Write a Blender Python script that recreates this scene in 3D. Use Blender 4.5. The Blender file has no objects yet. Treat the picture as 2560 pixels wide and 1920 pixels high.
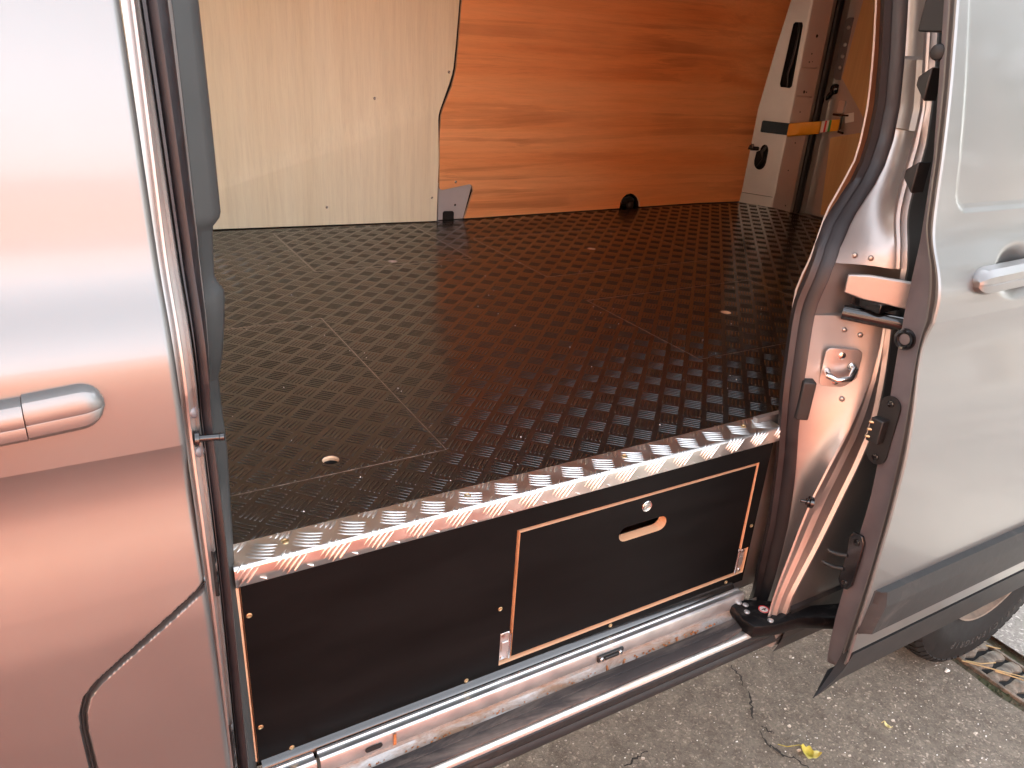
import bpy, bmesh, math, random
import numpy as np
from mathutils import Matrix, Vector
from mathutils.geometry import tessellate_polygon

random.seed(7)
R = math.radians
scene = bpy.context.scene
COL = scene.collection

# ------------------------------------------------------------------ camera
cam_d = bpy.data.cameras.new('camera')
cam = bpy.data.objects.new('camera', cam_d)
COL.objects.link(cam)
cam_d.sensor_width = 36.0
cam_d.lens = 26.93
cam_d.clip_start = 0.02
cam_d.clip_end = 500
cam.matrix_world = Matrix(((0.867051, 0.155481, -0.473337, -0.11165),
                           (-0.494623, 0.382574, -0.780375, -0.77256),
                           (0.059753, 0.910748, 0.408616, 0.58),
                           (0, 0, 0, 1)))
scene.camera = cam

# ------------------------------------------------------------------ light
SUN_EL, SUN_AZ = 32.0, 32.0            # sun stands behind the van (+y), towards its rear
world = bpy.data.worlds.new('World')
scene.world = world
world.use_nodes = True
wn = world.node_tree.nodes
bg = wn['Background']
sky = wn.new('ShaderNodeTexSky')
sky.sky_type = 'NISHITA'
sky.sun_disc = False
sky.sun_elevation = R(SUN_EL)
sky.sun_rotation = R(SUN_AZ)
sky.altitude = 50
sky.air_density = 1.0
sky.dust_density = 2.5
sky.ozone_density = 1.0
hsv = wn.new('ShaderNodeHueSaturation')          # thin high haze: a paler sky all round
hsv.inputs['Saturation'].default_value = 0.24
world.node_tree.links.new(sky.outputs[0], hsv.inputs['Color'])
world.node_tree.links.new(hsv.outputs[0], bg.inputs[0])
bg.inputs[1].default_value = 0.15
sun_d = bpy.data.lights.new('sun', 'SUN')
sun_d.energy = 3.4
sun_d.angle = R(0.6)
sun_d.color = (1.0, 0.95, 0.87)
sun = bpy.data.objects.new('sun', sun_d)
COL.objects.link(sun)
sd = Vector((math.sin(R(SUN_AZ)) * math.cos(R(SUN_EL)), math.cos(R(SUN_AZ)) * math.cos(R(SUN_EL)), math.sin(R(SUN_EL))))
sun.rotation_euler = sd.to_track_quat('Z', 'Y').to_euler()

vs = scene.view_settings
vs.view_transform = 'Standard'
vs.look = 'None'
vs.gamma = 1.0
vs.use_curve_mapping = False
vs.exposure = 3.4
scene.cycles.max_bounces = 12
scene.cycles.diffuse_bounces = 8
scene.cycles.glossy_bounces = 6
scene.cycles.caustics_reflective = False

GZ = -0.90                              # ground level; the raised floor is z = 0

# ------------------------------------------------------------------ materials
MATS = {}

def new_mat(name):
    m = bpy.data.materials.new(name)
    m.use_nodes = True
    nt = m.node_tree
    b = nt.nodes['Principled BSDF']
    MATS[name] = m
    return m, nt, b

def coords(nt, scale=(1, 1, 1), rot=(0, 0, 0)):
    tc = nt.nodes.new('ShaderNodeTexCoord')
    mp = nt.nodes.new('ShaderNodeMapping')
    mp.inputs['Scale'].default_value = scale
    mp.inputs['Rotation'].default_value = rot
    nt.links.new(tc.outputs['Object'], mp.inputs[0])
    return mp.outputs[0]

def noise(nt, vec, scale, detail=4, rough=0.55, dist=0.0):
    n = nt.nodes.new('ShaderNodeTexNoise')
    n.inputs['Scale'].default_value = scale
    n.inputs['Detail'].default_value = detail
    n.inputs['Roughness'].default_value = rough
    n.inputs['Distortion'].default_value = dist
    if vec is not None:
        nt.links.new(vec, n.inputs['Vector'])
    return n.outputs[0]

def ramp(nt, fac, stops):
    r = nt.nodes.new('ShaderNodeValToRGB')
    el = r.color_ramp.elements
    while len(el) < len(stops):
        el.new(0.5)
    for e, (p, c) in zip(el, stops):
        e.position = p
        e.color = (c[0], c[1], c[2], 1) if isinstance(c, (tuple, list)) else (c, c, c, 1)
    nt.links.new(fac, r.inputs[0])
    return r.outputs[0]

def mixc(nt, fac, a, b, mode='MIX'):
    m = nt.nodes.new('ShaderNodeMix')
    m.data_type = 'RGBA'
    m.blend_type = mode
    for sock, v in ((m.inputs[0], fac), (m.inputs[6], a), (m.inputs[7], b)):
        if hasattr(v, 'node'):
            nt.links.new(v, sock)
        elif isinstance(v, (int, float)):
            sock.default_value = v
        else:
            sock.default_value = (v[0], v[1], v[2], 1)
    return m.outputs[2]

def bump(nt, b, height, strength=0.2, dist=0.001):
    n = nt.nodes.new('ShaderNodeBump')
    n.inputs['Strength'].default_value = strength
    n.inputs['Distance'].default_value = dist
    nt.links.new(height, n.inputs['Height'])
    nt.links.new(n.outputs[0], b.inputs['Normal'])

def plain(name, col, rough=0.5, metal=0.0, coat=0.0, coat_r=0.05, var=0.12, nscale=18, rvar=0.08, bmp=0.0, bscale=300, spec=0.5):
    m, nt, b = new_mat(name)
    v = coords(nt)
    n = noise(nt, v, nscale, 5)
    c = ramp(nt, n, [(0.3, [x * (1 - var) for x in col]), (0.7, [min(1, x * (1 + var)) for x in col])])
    nt.links.new(c, b.inputs['Base Color'])
    r = ramp(nt, n, [(0.3, max(0.02, rough - rvar)), (0.7, min(1, rough + rvar))])
    nt.links.new(r, b.inputs['Roughness'])
    b.inputs['Metallic'].default_value = metal
    b.inputs['Coat Weight'].default_value = coat
    b.inputs['Coat Roughness'].default_value = coat_r
    b.inputs['Specular IOR Level'].default_value = spec
    if bmp:
        bump(nt, b, noise(nt, v, bscale, 3), bmp, 0.0006)
    return m

plain('paint', (0.188, 0.188, 0.186), 0.38, 0.75, 0.35, 0.08, var=0.02, nscale=6, rvar=0.03)
plain('paint_inner', (0.40, 0.375, 0.36), 0.42, 0.80, 0.35, 0.18, var=0.05, nscale=14, rvar=0.05)
plain('paint_frame', (0.155, 0.138, 0.146), 0.42, 0.35, 0.4, 0.15, var=0.10, nscale=22, rvar=0.08)
plain('paint_trim', (0.034, 0.037, 0.037), 0.45, 0.0, 0.0, var=0.12, nscale=10, bmp=0.05)
plain('seal_rubber', (0.013, 0.011, 0.013), 0.50, var=0.25, nscale=30, rvar=0.1, bmp=0.12, bscale=500)
plain('black_plastic', (0.011, 0.0115, 0.012), 0.52, var=0.2, nscale=25, bmp=0.15, bscale=900)
plain('black_gloss', (0.008, 0.008, 0.009), 0.16, 0.0, 0.5, 0.08, var=0.2, nscale=60, rvar=0.06)
plain('aluminium', (0.70, 0.695, 0.68), 0.34, 1.0, var=0.05, nscale=40, rvar=0.06)
plain('steel', (0.55, 0.545, 0.54), 0.36, 0.85, var=0.08, nscale=26, rvar=0.07)
plain('steel_bright', (0.72, 0.71, 0.70), 0.2, 1.0, var=0.05, nscale=30)
plain('brass', (0.50, 0.40, 0.24), 0.38, 1.0, var=0.1, nscale=200)
plain('dark_void', (0.006, 0.006, 0.006), 0.8, var=0.1)
plain('dark_wire', (0.015, 0.014, 0.014), 0.4, var=0.2)
plain('tyre', (0.012, 0.0112, 0.0108), 0.75, spec=0.25, var=0.3, nscale=30, bmp=0.3, bscale=220)
plain('tyre_letter', (0.045, 0.043, 0.040), 0.8, var=0.15)
plain('rim', (0.16, 0.12, 0.09), 0.6, 0.4, var=0.35, nscale=25)
plain('strap_yellow', (0.80, 0.36, 0.02), 0.42, var=0.06, nscale=40)
plain('sticker_white', (0.75, 0.74, 0.72), 0.5, var=0.04)
plain('sticker_red', (0.62, 0.05, 0.05), 0.5, var=0.05)
plain('sticker_green', (0.05, 0.30, 0.08), 0.5, var=0.05)
plain('leaf_yellow', (0.42, 0.36, 0.05), 0.6, var=0.35, nscale=70)
plain('leaf_pale', (0.55, 0.50, 0.22), 0.6, var=0.2, nscale=70)
plain('straw', (0.36, 0.28, 0.14), 0.7, var=0.25, nscale=60)
plain('white_chip', (0.80, 0.79, 0.76), 0.6, var=0.05)
plain('chip_mix', (0.42, 0.38, 0.32), 0.75, var=0.5, nscale=9)
plain('headliner', (0.76, 0.75, 0.72), 0.9, var=0.04)
plain('rust', (0.30, 0.11, 0.035), 0.85, var=0.5, nscale=160)
plain('crack', (0.018, 0.016, 0.014), 0.95, var=0.3)
plain('white_paint', (0.78, 0.77, 0.74), 0.5, var=0.03)
plain('window_glass', (0.03, 0.035, 0.04), 0.05, var=0.1, coat=0.0)
plain('roof_tile', (0.16, 0.09, 0.07), 0.8, var=0.25, nscale=5)
plain('board_edge', (0.42, 0.34, 0.29), 0.7, var=0.5, nscale=120)
plain('edge_strip', (0.66, 0.56, 0.50), 0.5, var=0.1)
plain('hedge', (0.045, 0.075, 0.022), 0.7, var=0.4, nscale=30)

def clear_glass():
    m, nt, b = new_mat('clear_glass')
    out = nt.nodes['Material Output']
    tr = nt.nodes.new('ShaderNodeBsdfTransparent'); tr.inputs[0].default_value = (.86, .90, .88, 1)
    gl = nt.nodes.new('ShaderNodeBsdfGlossy'); gl.inputs['Roughness'].default_value = .02
    fr_ = nt.nodes.new('ShaderNodeFresnel'); fr_.inputs[0].default_value = 1.45
    mx = nt.nodes.new('ShaderNodeMixShader')
    nt.links.new(fr_.outputs[0], mx.inputs[0]); nt.links.new(tr.outputs[0], mx.inputs[1]); nt.links.new(gl.outputs[0], mx.inputs[2])
    nt.links.new(mx.outputs[0], out.inputs[0])
clear_glass()

def wood(name, light, mid, dark, axis, streak, seed, rough=0.5):
    """plywood face; axis 'z' = grain upright, 'x' = grain along the van"""
    m, nt, b = new_mat(name)
    sc = (26, 26, 1.1) if axis == 'z' else (1.0, 22, 22)
    v = coords(nt, sc)
    add = nt.nodes.new('ShaderNodeVectorMath'); add.operation = 'ADD'
    add.inputs[1].default_value = (seed, seed * 0.7, seed * 1.3)
    nt.links.new(v, add.inputs[0]); v = add.outputs[0]
    n1 = noise(nt, v, 0.5, 5, 0.55, 0.5)
    n2 = noise(nt, v, 3.2, 6, 0.6, 0.3)
    n3 = noise(nt, v, 14, 4, 0.7)
    base = ramp(nt, n1, [(0.30, mid), (0.62, light)])
    fine = ramp(nt, n2, [(0.35, 0.94), (0.60, 1.02)])
    c = mixc(nt, 1.0, base, fine, 'MULTIPLY')
    pores = ramp(nt, n3, [(0.36, 0.90), (0.50, 1.0)])
    c = mixc(nt, 0.6, c, pores, 'MULTIPLY')
    if streak:
        v2 = coords(nt, (0.75, 30, 30) if axis == 'x' else (13, 13, 0.8))
        s = noise(nt, v2, 0.62, 7, 0.62, 0.9)
        sm = ramp(nt, s, [(0.535, 0.0), (0.575, 0.55), (0.64, 0.9)])
        v3 = coords(nt)
        big = noise(nt, v3, 1.9, 2)
        bm = ramp(nt, big, [(0.38, 0.25), (0.56, 1.0)])
        f = mixc(nt, 1.0, sm, bm, 'MULTIPLY')
        f2 = mixc(nt, 1.0, f, (streak, streak, streak), 'MULTIPLY')
        c = mixc(nt, f2, c, dark)
    nt.links.new(c, b.inputs['Base Color'])
    b.inputs['Roughness'].default_value = rough
    b.inputs['Specular IOR Level'].default_value = 0.35
    bump(nt, b, n3, 0.10, 0.0005)
    return m

wood('ply_pale', (0.775, 0.755, 0.575), (0.70, 0.665, 0.485), (0.45, 0.30, 0.16), 'z', 0.0, 3.1, 0.55)
wood('ply_orange', (0.87, 0.430, 0.190), (0.80, 0.330, 0.120), (0.38, 0.135, 0.048), 'x', 0.65, 5.3, 0.42)
wood('ply_door', (0.56, 0.36, 0.17), (0.48, 0.29, 0.125), (0.3, 0.16, 0.07), 'z', 0.0, 8.7, 0.5)
wood('ply_brown', (0.42, 0.17, 0.075), (0.33, 0.125, 0.055), (0.14, 0.06, 0.03), 'z', 0.3, 2.2, 0.45)
wood('ply_edge', (0.74, 0.50, 0.33), (0.64, 0.39, 0.23), (0.35, 0.16, 0.08), 'x', 0.35, 1.2, 0.6)

def floor_mat():
    m, nt, b = new_mat('floor_rubber')
    v = coords(nt)
    n = noise(nt, v, 7, 5, 0.6)
    n2 = noise(nt, v, 60, 4, 0.7)
    c = ramp(nt, n2, [(0.35, (0.006, 0.0055, 0.005)), (0.7, (0.012, 0.0105, 0.0095))])
    nt.links.new(c, b.inputs['Base Color'])
    r = ramp(nt, n, [(0.3, 0.14), (0.7, 0.22)])
    nt.links.new(r, b.inputs['Roughness'])
    b.inputs['Specular IOR Level'].default_value = 1.0
    bump(nt, b, n2, 0.015, 0.0003)
floor_mat()

def panel_mat():
    m, nt, b = new_mat('phenolic_black')
    v = coords(nt)
    n = noise(nt, v, 240, 2)
    n1 = noise(nt, coords(nt, (2, 2, 9)), 2.0, 5, 0.6)
    c = ramp(nt, n1, [(0.35, (0.003, 0.003, 0.0031)), (0.72, (0.006, 0.0059, 0.006))])
    nt.links.new(c, b.inputs['Base Color'])
    b.inputs['Roughness'].default_value = 0.42
    b.inputs['Specular IOR Level'].default_value = 0.09
    bump(nt, b, n, 0.06, 0.0004)
panel_mat()

def worn(name, base, dust, thr, scale, rough, stretch=(1, 1, 1), metal=0.0):
    m, nt, b = new_mat(name)
    v = coords(nt, stretch)
    n = noise(nt, v, scale, 7, 0.68, 0.6)
    n2 = noise(nt, coords(nt), scale * 6, 4, 0.6)
    f = ramp(nt, n, [(thr - 0.09, 0.0), (thr + 0.10, 0.95)])
    c = mixc(nt, f, base, dust)
    c = mixc(nt, 0.5, c, ramp(nt, n2, [(0.3, 0.72), (0.7, 1.15)]), 'MULTIPLY')
    nt.links.new(c, b.inputs['Base Color'])
    b.inputs['Roughness'].default_value = rough
    if max(base) < .05: b.inputs['Specular IOR Level'].default_value = 0.22
    if metal:
        inv = ramp(nt, f, [(0.0, metal), (0.8, 0.0)])
        nt.links.new(inv, b.inputs['Metallic'])
        rr = ramp(nt, f, [(0.0, rough), (0.8, 0.85)])
        nt.links.new(rr, b.inputs['Roughness'])
    bump(nt, b, n2, 0.25, 0.0008)
worn('worn_tread', (0.034, 0.030, 0.030), (0.15, 0.122, 0.105), 0.56, 14, 0.62, (0.25, 1.6, 1.6))
worn('gutter', (0.32, 0.31, 0.30), (0.17, 0.105, 0.065), 0.50, 22, 0.42, (0.5, 1.4, 1.4), 0.7)
worn('sill_lip', (0.60, 0.58, 0.55), (0.40, 0.27, 0.18), 0.62, 20, 0.34, (0.3, 1.5, 1.5), 0.8)
worn('sill_black', (0.020, 0.0205, 0.0215), (0.075, 0.065, 0.057), 0.66, 10, 0.45, (0.4, 1, 1))
worn('strip_black', (0.021, 0.022, 0.0225), (0.060, 0.057, 0.053), 0.68, 9, 0.55)
worn('dusty_black', (0.005, 0.005, 0.0055), (0.05, 0.046, 0.043), 0.64, 40, 0.28)
worn('iron', (0.10, 0.086, 0.070), (0.24, 0.198, 0.15), 0.5, 24, 0.8)
worn('dirt', (0.085, 0.07, 0.045), (0.05, 0.06, 0.025), 0.5, 14, 0.95)

def tarmac(name, a, c_, specks=True, s=1.0):
    m, nt, b = new_mat(name)
    v = coords(nt)
    big = noise(nt, v, 1.6, 4)
    med = noise(nt, v, 22, 6, 0.7)
    base = ramp(nt, med, [(0.30, a), (0.72, c_)])
    base = mixc(nt, 0.6, base, ramp(nt, big, [(0.3, 0.80), (0.7, 1.15)]), 'MULTIPLY')
    vo = nt.nodes.new('ShaderNodeTexVoronoi'); vo.inputs['Scale'].default_value = 210 * s
    dist_v = nt.nodes.new('ShaderNodeVectorMath'); dist_v.operation = 'ADD'
    nz = nt.nodes.new('ShaderNodeTexNoise'); nz.inputs['Scale'].default_value = 60
    sc = nt.nodes.new('ShaderNodeVectorMath'); sc.operation = 'SCALE'; sc.inputs[3].default_value = 0.02
    nt.links.new(nz.outputs[1], sc.inputs[0]); nt.links.new(v, nz.inputs['Vector'])
    nt.links.new(v, dist_v.inputs[0]); nt.links.new(sc.outputs[0], dist_v.inputs[1])
    nt.links.new(dist_v.outputs[0], vo.inputs['Vector'])
    sep = nt.nodes.new('ShaderNodeSeparateColor'); nt.links.new(vo.outputs['Color'], sep.inputs[0])
    stone = ramp(nt, sep.outputs[0], [(0.0, 0.62), (0.28, 0.9), (0.80, 1.02), (0.93, 1.5), (1.0, 2.2)])
    edge = ramp(nt, vo.outputs['Distance'], [(0.25, 1.0), (0.62, 0.82)])
    c = mixc(nt, 0.75, base, stone, 'MULTIPLY')
    c = mixc(nt, 0.8, c, edge, 'MULTIPLY')
    nt.links.new(c, b.inputs['Base Color'])
    b.inputs['Roughness'].default_value = 0.88
    b.inputs['Specular IOR Level'].default_value = 0.3
    inv = ramp(nt, vo.outputs['Distance'], [(0.0, 1.0), (0.7, 0.0)])
    bump(nt, b, mixc(nt, 0.5, inv, med), 0.55, 0.003)
tarmac('tarmac', (0.132, 0.112, 0.088), (0.245, 0.214, 0.174))
tarmac('pavement', (0.20, 0.19, 0.175), (0.29, 0.28, 0.26), s=0.7)

def bricks(name, c1, c2, mortar, scale, bw, bh, off=0.5):
    m, nt, b = new_mat(name)
    v = coords(nt, (1, 1, 1), (R(90), 0, 0) if name == 'brick_wall' else (R(90), 0, R(90)) if name == 'brick_side' else (0, 0, 0))
    t = nt.nodes.new('ShaderNodeTexBrick')
    t.inputs['Scale'].default_value = scale
    t.inputs['Color1'].default_value = (*c1, 1); t.inputs['Color2'].default_value = (*c2, 1); t.inputs['Mortar'].default_value = (*mortar, 1)
    t.inputs['Mortar Size'].default_value = 0.012
    t.inputs['Brick Width'].default_value = bw; t.inputs['Row Height'].default_value = bh
    nt.links.new(v, t.inputs['Vector'])
    n = noise(nt, coords(nt), 9, 5)
    c = mixc(nt, 0.6, t.outputs[0], ramp(nt, n, [(0.3, 0.75), (0.7, 1.2)]), 'MULTIPLY')
    nt.links.new(c, b.inputs['Base Color'])
    b.inputs['Roughness'].default_value = 0.85
bricks('brick_wall', (0.50, 0.165, 0.075), (0.42, 0.125, 0.055), (0.42, 0.30, 0.22), 1.0, 0.225, 0.075)
bricks('brick_side', (0.50, 0.165, 0.075), (0.42, 0.125, 0.055), (0.42, 0.30, 0.22), 1.0, 0.225, 0.075)
bricks('paver_red', (0.30, 0.060, 0.032), (0.25, 0.048, 0.026), (0.16, 0.045, 0.026), 1.0, 0.2, 0.1)

# ------------------------------------------------------------------ mesh helpers
class MB:
    def __init__(s):
        s.v = []; s.f = []; s.mi = []
    def add(s, verts, faces, mi=0):
        o = len(s.v)
        s.v += [tuple(p) for p in verts]
        s.f += [tuple(i + o for i in f) for f in faces]
        s.mi += [mi] * len(faces)
        return s
    def box(s, x0, x1, y0, y1, z0, z1, mi=0):
        V = [(x, y, z) for x in (x0, x1) for y in (y0, y1) for z in (z0, z1)]
        return s.add(V, [(0, 1, 3, 2), (4, 6, 7, 5), (0, 4, 5, 1), (2, 3, 7, 6), (0, 2, 6, 4), (1, 5, 7, 3)], mi)
    def loft(s, secs, closed=False, cap=False, mi=0, flip=False):
        n = len(secs[0]); V = [p for q in secs for p in q]; F = []
        for i in range(len(secs) - 1):
            for j in range(n if closed else n - 1):
                k = (j + 1) % n
                q = (i * n + j, i * n + k, (i + 1) * n + k, (i + 1) * n + j)
                F.append(q[::-1] if flip else q)
        if cap:
            F.append(tuple(range(n))[::-1]); F.append(tuple((len(secs) - 1) * n + j for j in range(n)))
        return s.add(V, F, mi)
    def tube(s, path, r, n=8, cap=True, mi=0):
        path = [Vector(p) for p in path]; secs = []
        up = Vector((0.123, 0.31, 0.94)).normalized()
        for i, p in enumerate(path):
            t = (path[min(i + 1, len(path) - 1)] - path[max(i - 1, 0)]).normalized()
            a = t.cross(up)
            if a.length < 1e-3: a = t.cross(Vector((1, 0, 0)))
            a.normalize(); bb = a.cross(t).normalized()
            rr = r[i] if isinstance(r, (list, tuple)) else r
            secs.append([p + a * rr * math.cos(2 * math.pi * k / n) + bb * rr * math.sin(2 * math.pi * k / n) for k in range(n)])
        return s.loft(secs, True, cap, mi)
    def lathe(s, c, axis, prof, n=24, mi=0, cap=True):
        """prof = [(radius, height along axis)]"""
        c = Vector(c); ax = Vector(axis).normalized()
        a = ax.orthogonal().normalized(); bb = ax.cross(a)
        secs = [[c + ax * h + a * r * math.cos(2 * math.pi * k / n) + bb * r * math.sin(2 * math.pi * k / n) for k in range(n)] for r, h in prof]
        return s.loft(secs, True, cap, mi)
    def plate(s, outer, holes, fn, t, mi=0, emi=0):
        """2-D outline with holes, fn(u, v, depth) -> xyz, thickness t"""
        loops = [outer] + list(holes)
        flat = [p for l in loops for p in l]
        tri = tessellate_polygon([[Vector((p[0], p[1], 0)) for p in l] for l in loops])
        n = len(flat)
        o = len(s.v)
        s.v += [tuple(fn(u, v, 0)) for u, v in flat] + [tuple(fn(u, v, t)) for u, v in flat]
        for a, b_, c in tri:
            s.f.append((o + a, o + b_, o + c)); s.mi.append(mi)
            s.f.append((o + n + c, o + n + b_, o + n + a)); s.mi.append(mi)
        k = 0
        for l in loops:
            m = len(l)
            for i in range(m):
                j = (i + 1) % m
                s.f.append((o + k + i, o + k + j, o + n + k + j, o + n + k + i)); s.mi.append(emi)
            k += m
        return s

ROOT = {}

def root_of(o):
    while o is not None and o.parent is not None:
        o = o.parent
    return o

def mesh_from(mb, name, mats, base=(0, 0, 0), smooth=None, recalc=True):
    me = bpy.data.meshes.new(name)
    b = Vector(base)
    me.from_pydata([tuple(Vector(p) - b) for p in mb.v], [], mb.f)
    for m in mats:
        me.materials.append(MATS[m])
    me.polygons.foreach_set('material_index', mb.mi)
    if recalc:
        bm = bmesh.new(); bm.from_mesh(me)
        bmesh.ops.remove_doubles(bm, verts=bm.verts, dist=1e-6)
        bmesh.ops.recalc_face_normals(bm, faces=bm.faces)
        bm.to_mesh(me); bm.free()
    if smooth is not None:
        me.polygons.foreach_set('use_smooth', [True] * len(me.polygons))
        me.set_sharp_from_angle(angle=R(smooth))
    me.update()
    return me

def add(name, mb, mat, parent=None, smooth=None, bevel=None, label=None, cat=None, group=None, kind=None, base=None, recalc=True):
    mats = mat if isinstance(mat, (list, tuple)) else [mat]
    r = root_of(parent)
    if parent is None:
        if base is None:
            P = np.array(mb.v); base = ((P[:, 0].min() + P[:, 0].max()) / 2, (P[:, 1].min() + P[:, 1].max()) / 2, P[:, 2].min())
        loc = base
    else:
        base = r.location.copy(); loc = (0, 0, 0)
    me = mesh_from(mb, name, mats, base, smooth, recalc)
    o = bpy.data.objects.new(name, me)
    COL.objects.link(o)
    o.location = loc
    if parent is not None:
        o.parent = parent
    if bevel:
        md = o.modifiers.new('bevel', 'BEVEL'); md.width = bevel; md.segments = 2; md.limit_method = 'ANGLE'; md.angle_limit = R(40)
        me.polygons.foreach_set('use_smooth', [True] * len(me.polygons)); me.set_sharp_from_angle(angle=R(50))
    tag(o, label, cat, group, kind)
    return o

def tag(o, label=None, cat=None, group=None, kind=None):
    for k, v in (('label', label), ('category', cat), ('group', group), ('kind', kind)):
        if v: o[k] = v
    return o

def thing(name, loc, label, cat, group=None):
    o = bpy.data.objects.new(name, None)
    o.empty_display_size = 0.1
    o.location = loc
    COL.objects.link(o)
    return tag(o, label, cat, group)

def put(name, me, pos, parent, rot=None, scale=None):
    """an object that shares mesh data, placed at a world position"""
    o = bpy.data.objects.new(name, me)
    COL.objects.link(o)
    b = root_of(parent).location if parent is not None else Vector((0, 0, 0))
    o.location = Vector(pos) - b
    if rot is not None: o.rotation_euler = rot
    if scale is not None: o.scale = scale
    if parent is not None: o.parent = parent
    return o

def stadium(cx, cy, hw, r, n=8, ang=0.0):
    """rounded slot outline: half length hw (to the round centre), radius r"""
    pts = []
    for k in range(n + 1):
        a = -math.pi / 2 + math.pi * k / n
        pts.append((hw + r * math.cos(a), r * math.sin(a)))
    for k in range(n + 1):
        a = math.pi / 2 + math.pi * k / n
        pts.append((-hw + r * math.cos(a), r * math.sin(a)))
    c, s = math.cos(ang), math.sin(ang)
    return [(cx + x * c - y * s, cy + x * s + y * c) for x, y in pts]

def rrect(x0, x1, y0, y1, r, n=5):
    pts = []
    for cx, cy, a0 in ((x1 - r, y0 + r, -90), (x1 - r, y1 - r, 0), (x0 + r, y1 - r, 90), (x0 + r, y0 + r, 180)):
        for k in range(n + 1):
            a = R(a0 + 90 * k / n)
            pts.append((cx + r * math.cos(a), cy + r * math.sin(a)))
    return pts

def circ(cx, cy, r, n=20):
    return [(cx + r * math.cos(2 * math.pi * k / n), cy + r * math.sin(2 * math.pi * k / n)) for k in range(n)]

# ------------------------------------------------------------------ shape of the van's flank
ZT = [-.60, -.50, -.42, -.355, -.218, -.063, .042, .110, .160, .195, .228, .252, .285, .302, .326, .344, .366, .400, .430, .468, .52, .567, .662, .80, .95, 1.03]
YT = [-.150, -.190, -.212, -.219, -.219, -.2165, -.212, -.2035, -.1945, -.1880, -.1865, -.1918, -.1908, -.1865, -.177, -.1665, -.156, -.149, -.1445, -.139, -.130, -.121, -.100, -.066, -.02, .02]
def yd(z):                                  # outer skin of the open sliding door
    return float(np.interp(z, ZT, YT))
def _smooth_profile():
    zz = np.arange(-.60, 1.03, .004)
    y = np.array([yd(z) for z in zz])
    lo = zz < .252
    out = y.copy()
    for msk in (lo, ~lo):
        seg = y[msk]
        p = np.pad(seg, 6, mode='reflect', reflect_type='odd')
        k = np.exp(-0.5 * (np.arange(-6, 7) / 2.6) ** 2); k /= k.sum()
        out[msk] = np.convolve(p, k, 'valid')
    return zz, out
PZ, PY = _smooth_profile()
def YD(z): return float(np.interp(z, PZ, PY))
def S(z): return YD(z) + .125               # outer skin of the closed body side
def SF(z): return S(float(np.interp(z, [-.42, 0, .2080, .2085, .292, 1.1], [-.42, .02, .2518, .2524, .292, 1.1])))   # front door: its crease runs lower
ZPROF = sorted(set([round(z, 4) for z in np.arange(-.42, .20, .03)] + [round(z, 4) for z in np.arange(.20, .48, .008)] + [.252, .2525] + [round(z, 4) for z in np.arange(.48, 1.03, .03)]))

# ------------------------------------------------------------------ ground
def sheet(x0, x1, y0, y1, z): return MB().add([(x0, y0, z), (x1, y0, z), (x1, y1, z), (x0, y1, z)], [(0, 1, 2, 3)])
add('ground', sheet(-80, 80, -80, 80, GZ - .02), 'tarmac', kind='structure')
# tarmac drive with its ragged edge beside the drain channel
edge = []
for i in range(121):
    y = -6 + i * 0.075
    edge.append((1.822 + random.uniform(-.007, .007) + .012 * math.sin(y * 9), y))
mb = MB()
for (xa, ya), (xb, yb) in zip(edge[:-1], edge[1:]):
    mb.add([(-14, ya, GZ), (xa, ya, GZ), (xb, yb, GZ), (-14, yb, GZ)], [(0, 1, 2, 3)])
    mb.add([(xa, ya, GZ), (xa, ya, GZ - .018), (xb, yb, GZ - .018), (xb, yb, GZ)], [(0, 1, 2, 3)])
add('driveway', mb, 'tarmac', kind='structure')
add('added_red_paving', sheet(-6, 1.2, -4.2, -.56, GZ + .004), 'paver_red', kind='structure')  # unseen red paving, added so the lower flank reflects pink
add('pavement', sheet(2.012, 9, -5.9, 6, GZ + .006), 'pavement', kind='structure')
add('gutter_soil', sheet(1.80, 2.02, -5.9, 3, GZ - .012), 'dirt', kind='structure')

# ------------------------------------------------------------------ the van
van = thing('van', (0.9, 0.85, GZ), 'silver panel van with its side sliding door slid open', 'van')

def flank(x0, x1, nx, zs, off, dent=None, zbot=None, flip=False):
    """part of the body side following the skin profile; dent(x, z) pushes inwards"""
    secs = []
    for i in range(nx + 1):
        x = x0 + (x1 - x0) * i / nx
        row = []
        for z in zs:
            zz = max(z, zbot(x)) if zbot else z
            row.append((x, YD(zz) + off + (dent(x, zz) if dent else 0), zz))
        secs.append(row)
    return MB().loft(secs)

# --- front door (left in the picture) with the lower shut line of the panel below it
def shut_dist(x, z):
    """distance to the panel joint under the front door"""
    pts = [(-.040, .058), (-.050, .047), (-.132, -.010), (-.155, -.027), (-.166, -.040), (-.172, -.058), (-.174, -.080), (-.173, -.45)]
    d = 9
    for (ax, az), (bx, bz) in zip(pts[:-1], pts[1:]):
        ux, uz = bx - ax, bz - az
        t = max(0, min(1, ((x - ax) * ux + (z - az) * uz) / (ux * ux + uz * uz)))
        d = min(d, math.hypot(x - ax - t * ux, z - az - t * uz))
    return d
def front_dent(x, z):
    s = 0.0
    d = shut_dist(x, z)
    if d < .0034: s += .009 * (1 - (d / .0034) ** 2) ** 0.5
    r = math.hypot((x + .285) / .075, (z - .262) / .055)
    if r < 1: s += .022 * (1 - r * r)
    if x > -.050: s += .006 * ((x + .050) / .007) ** 2
    return s
xs_f = sorted(set([round(x, 4) for x in np.arange(-1.15, -.30, .05)] + [round(x, 4) for x in np.arange(-.30, -.185, .004)] + [round(x, 4) for x in np.arange(-.185, -.043, .0012)] + [-.0430]))
zs_f = sorted(set(ZPROF + [round(z, 4) for z in np.arange(-.13, .065, .0012)]))
zs_f = [z for z in zs_f if z <= .652]
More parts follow.
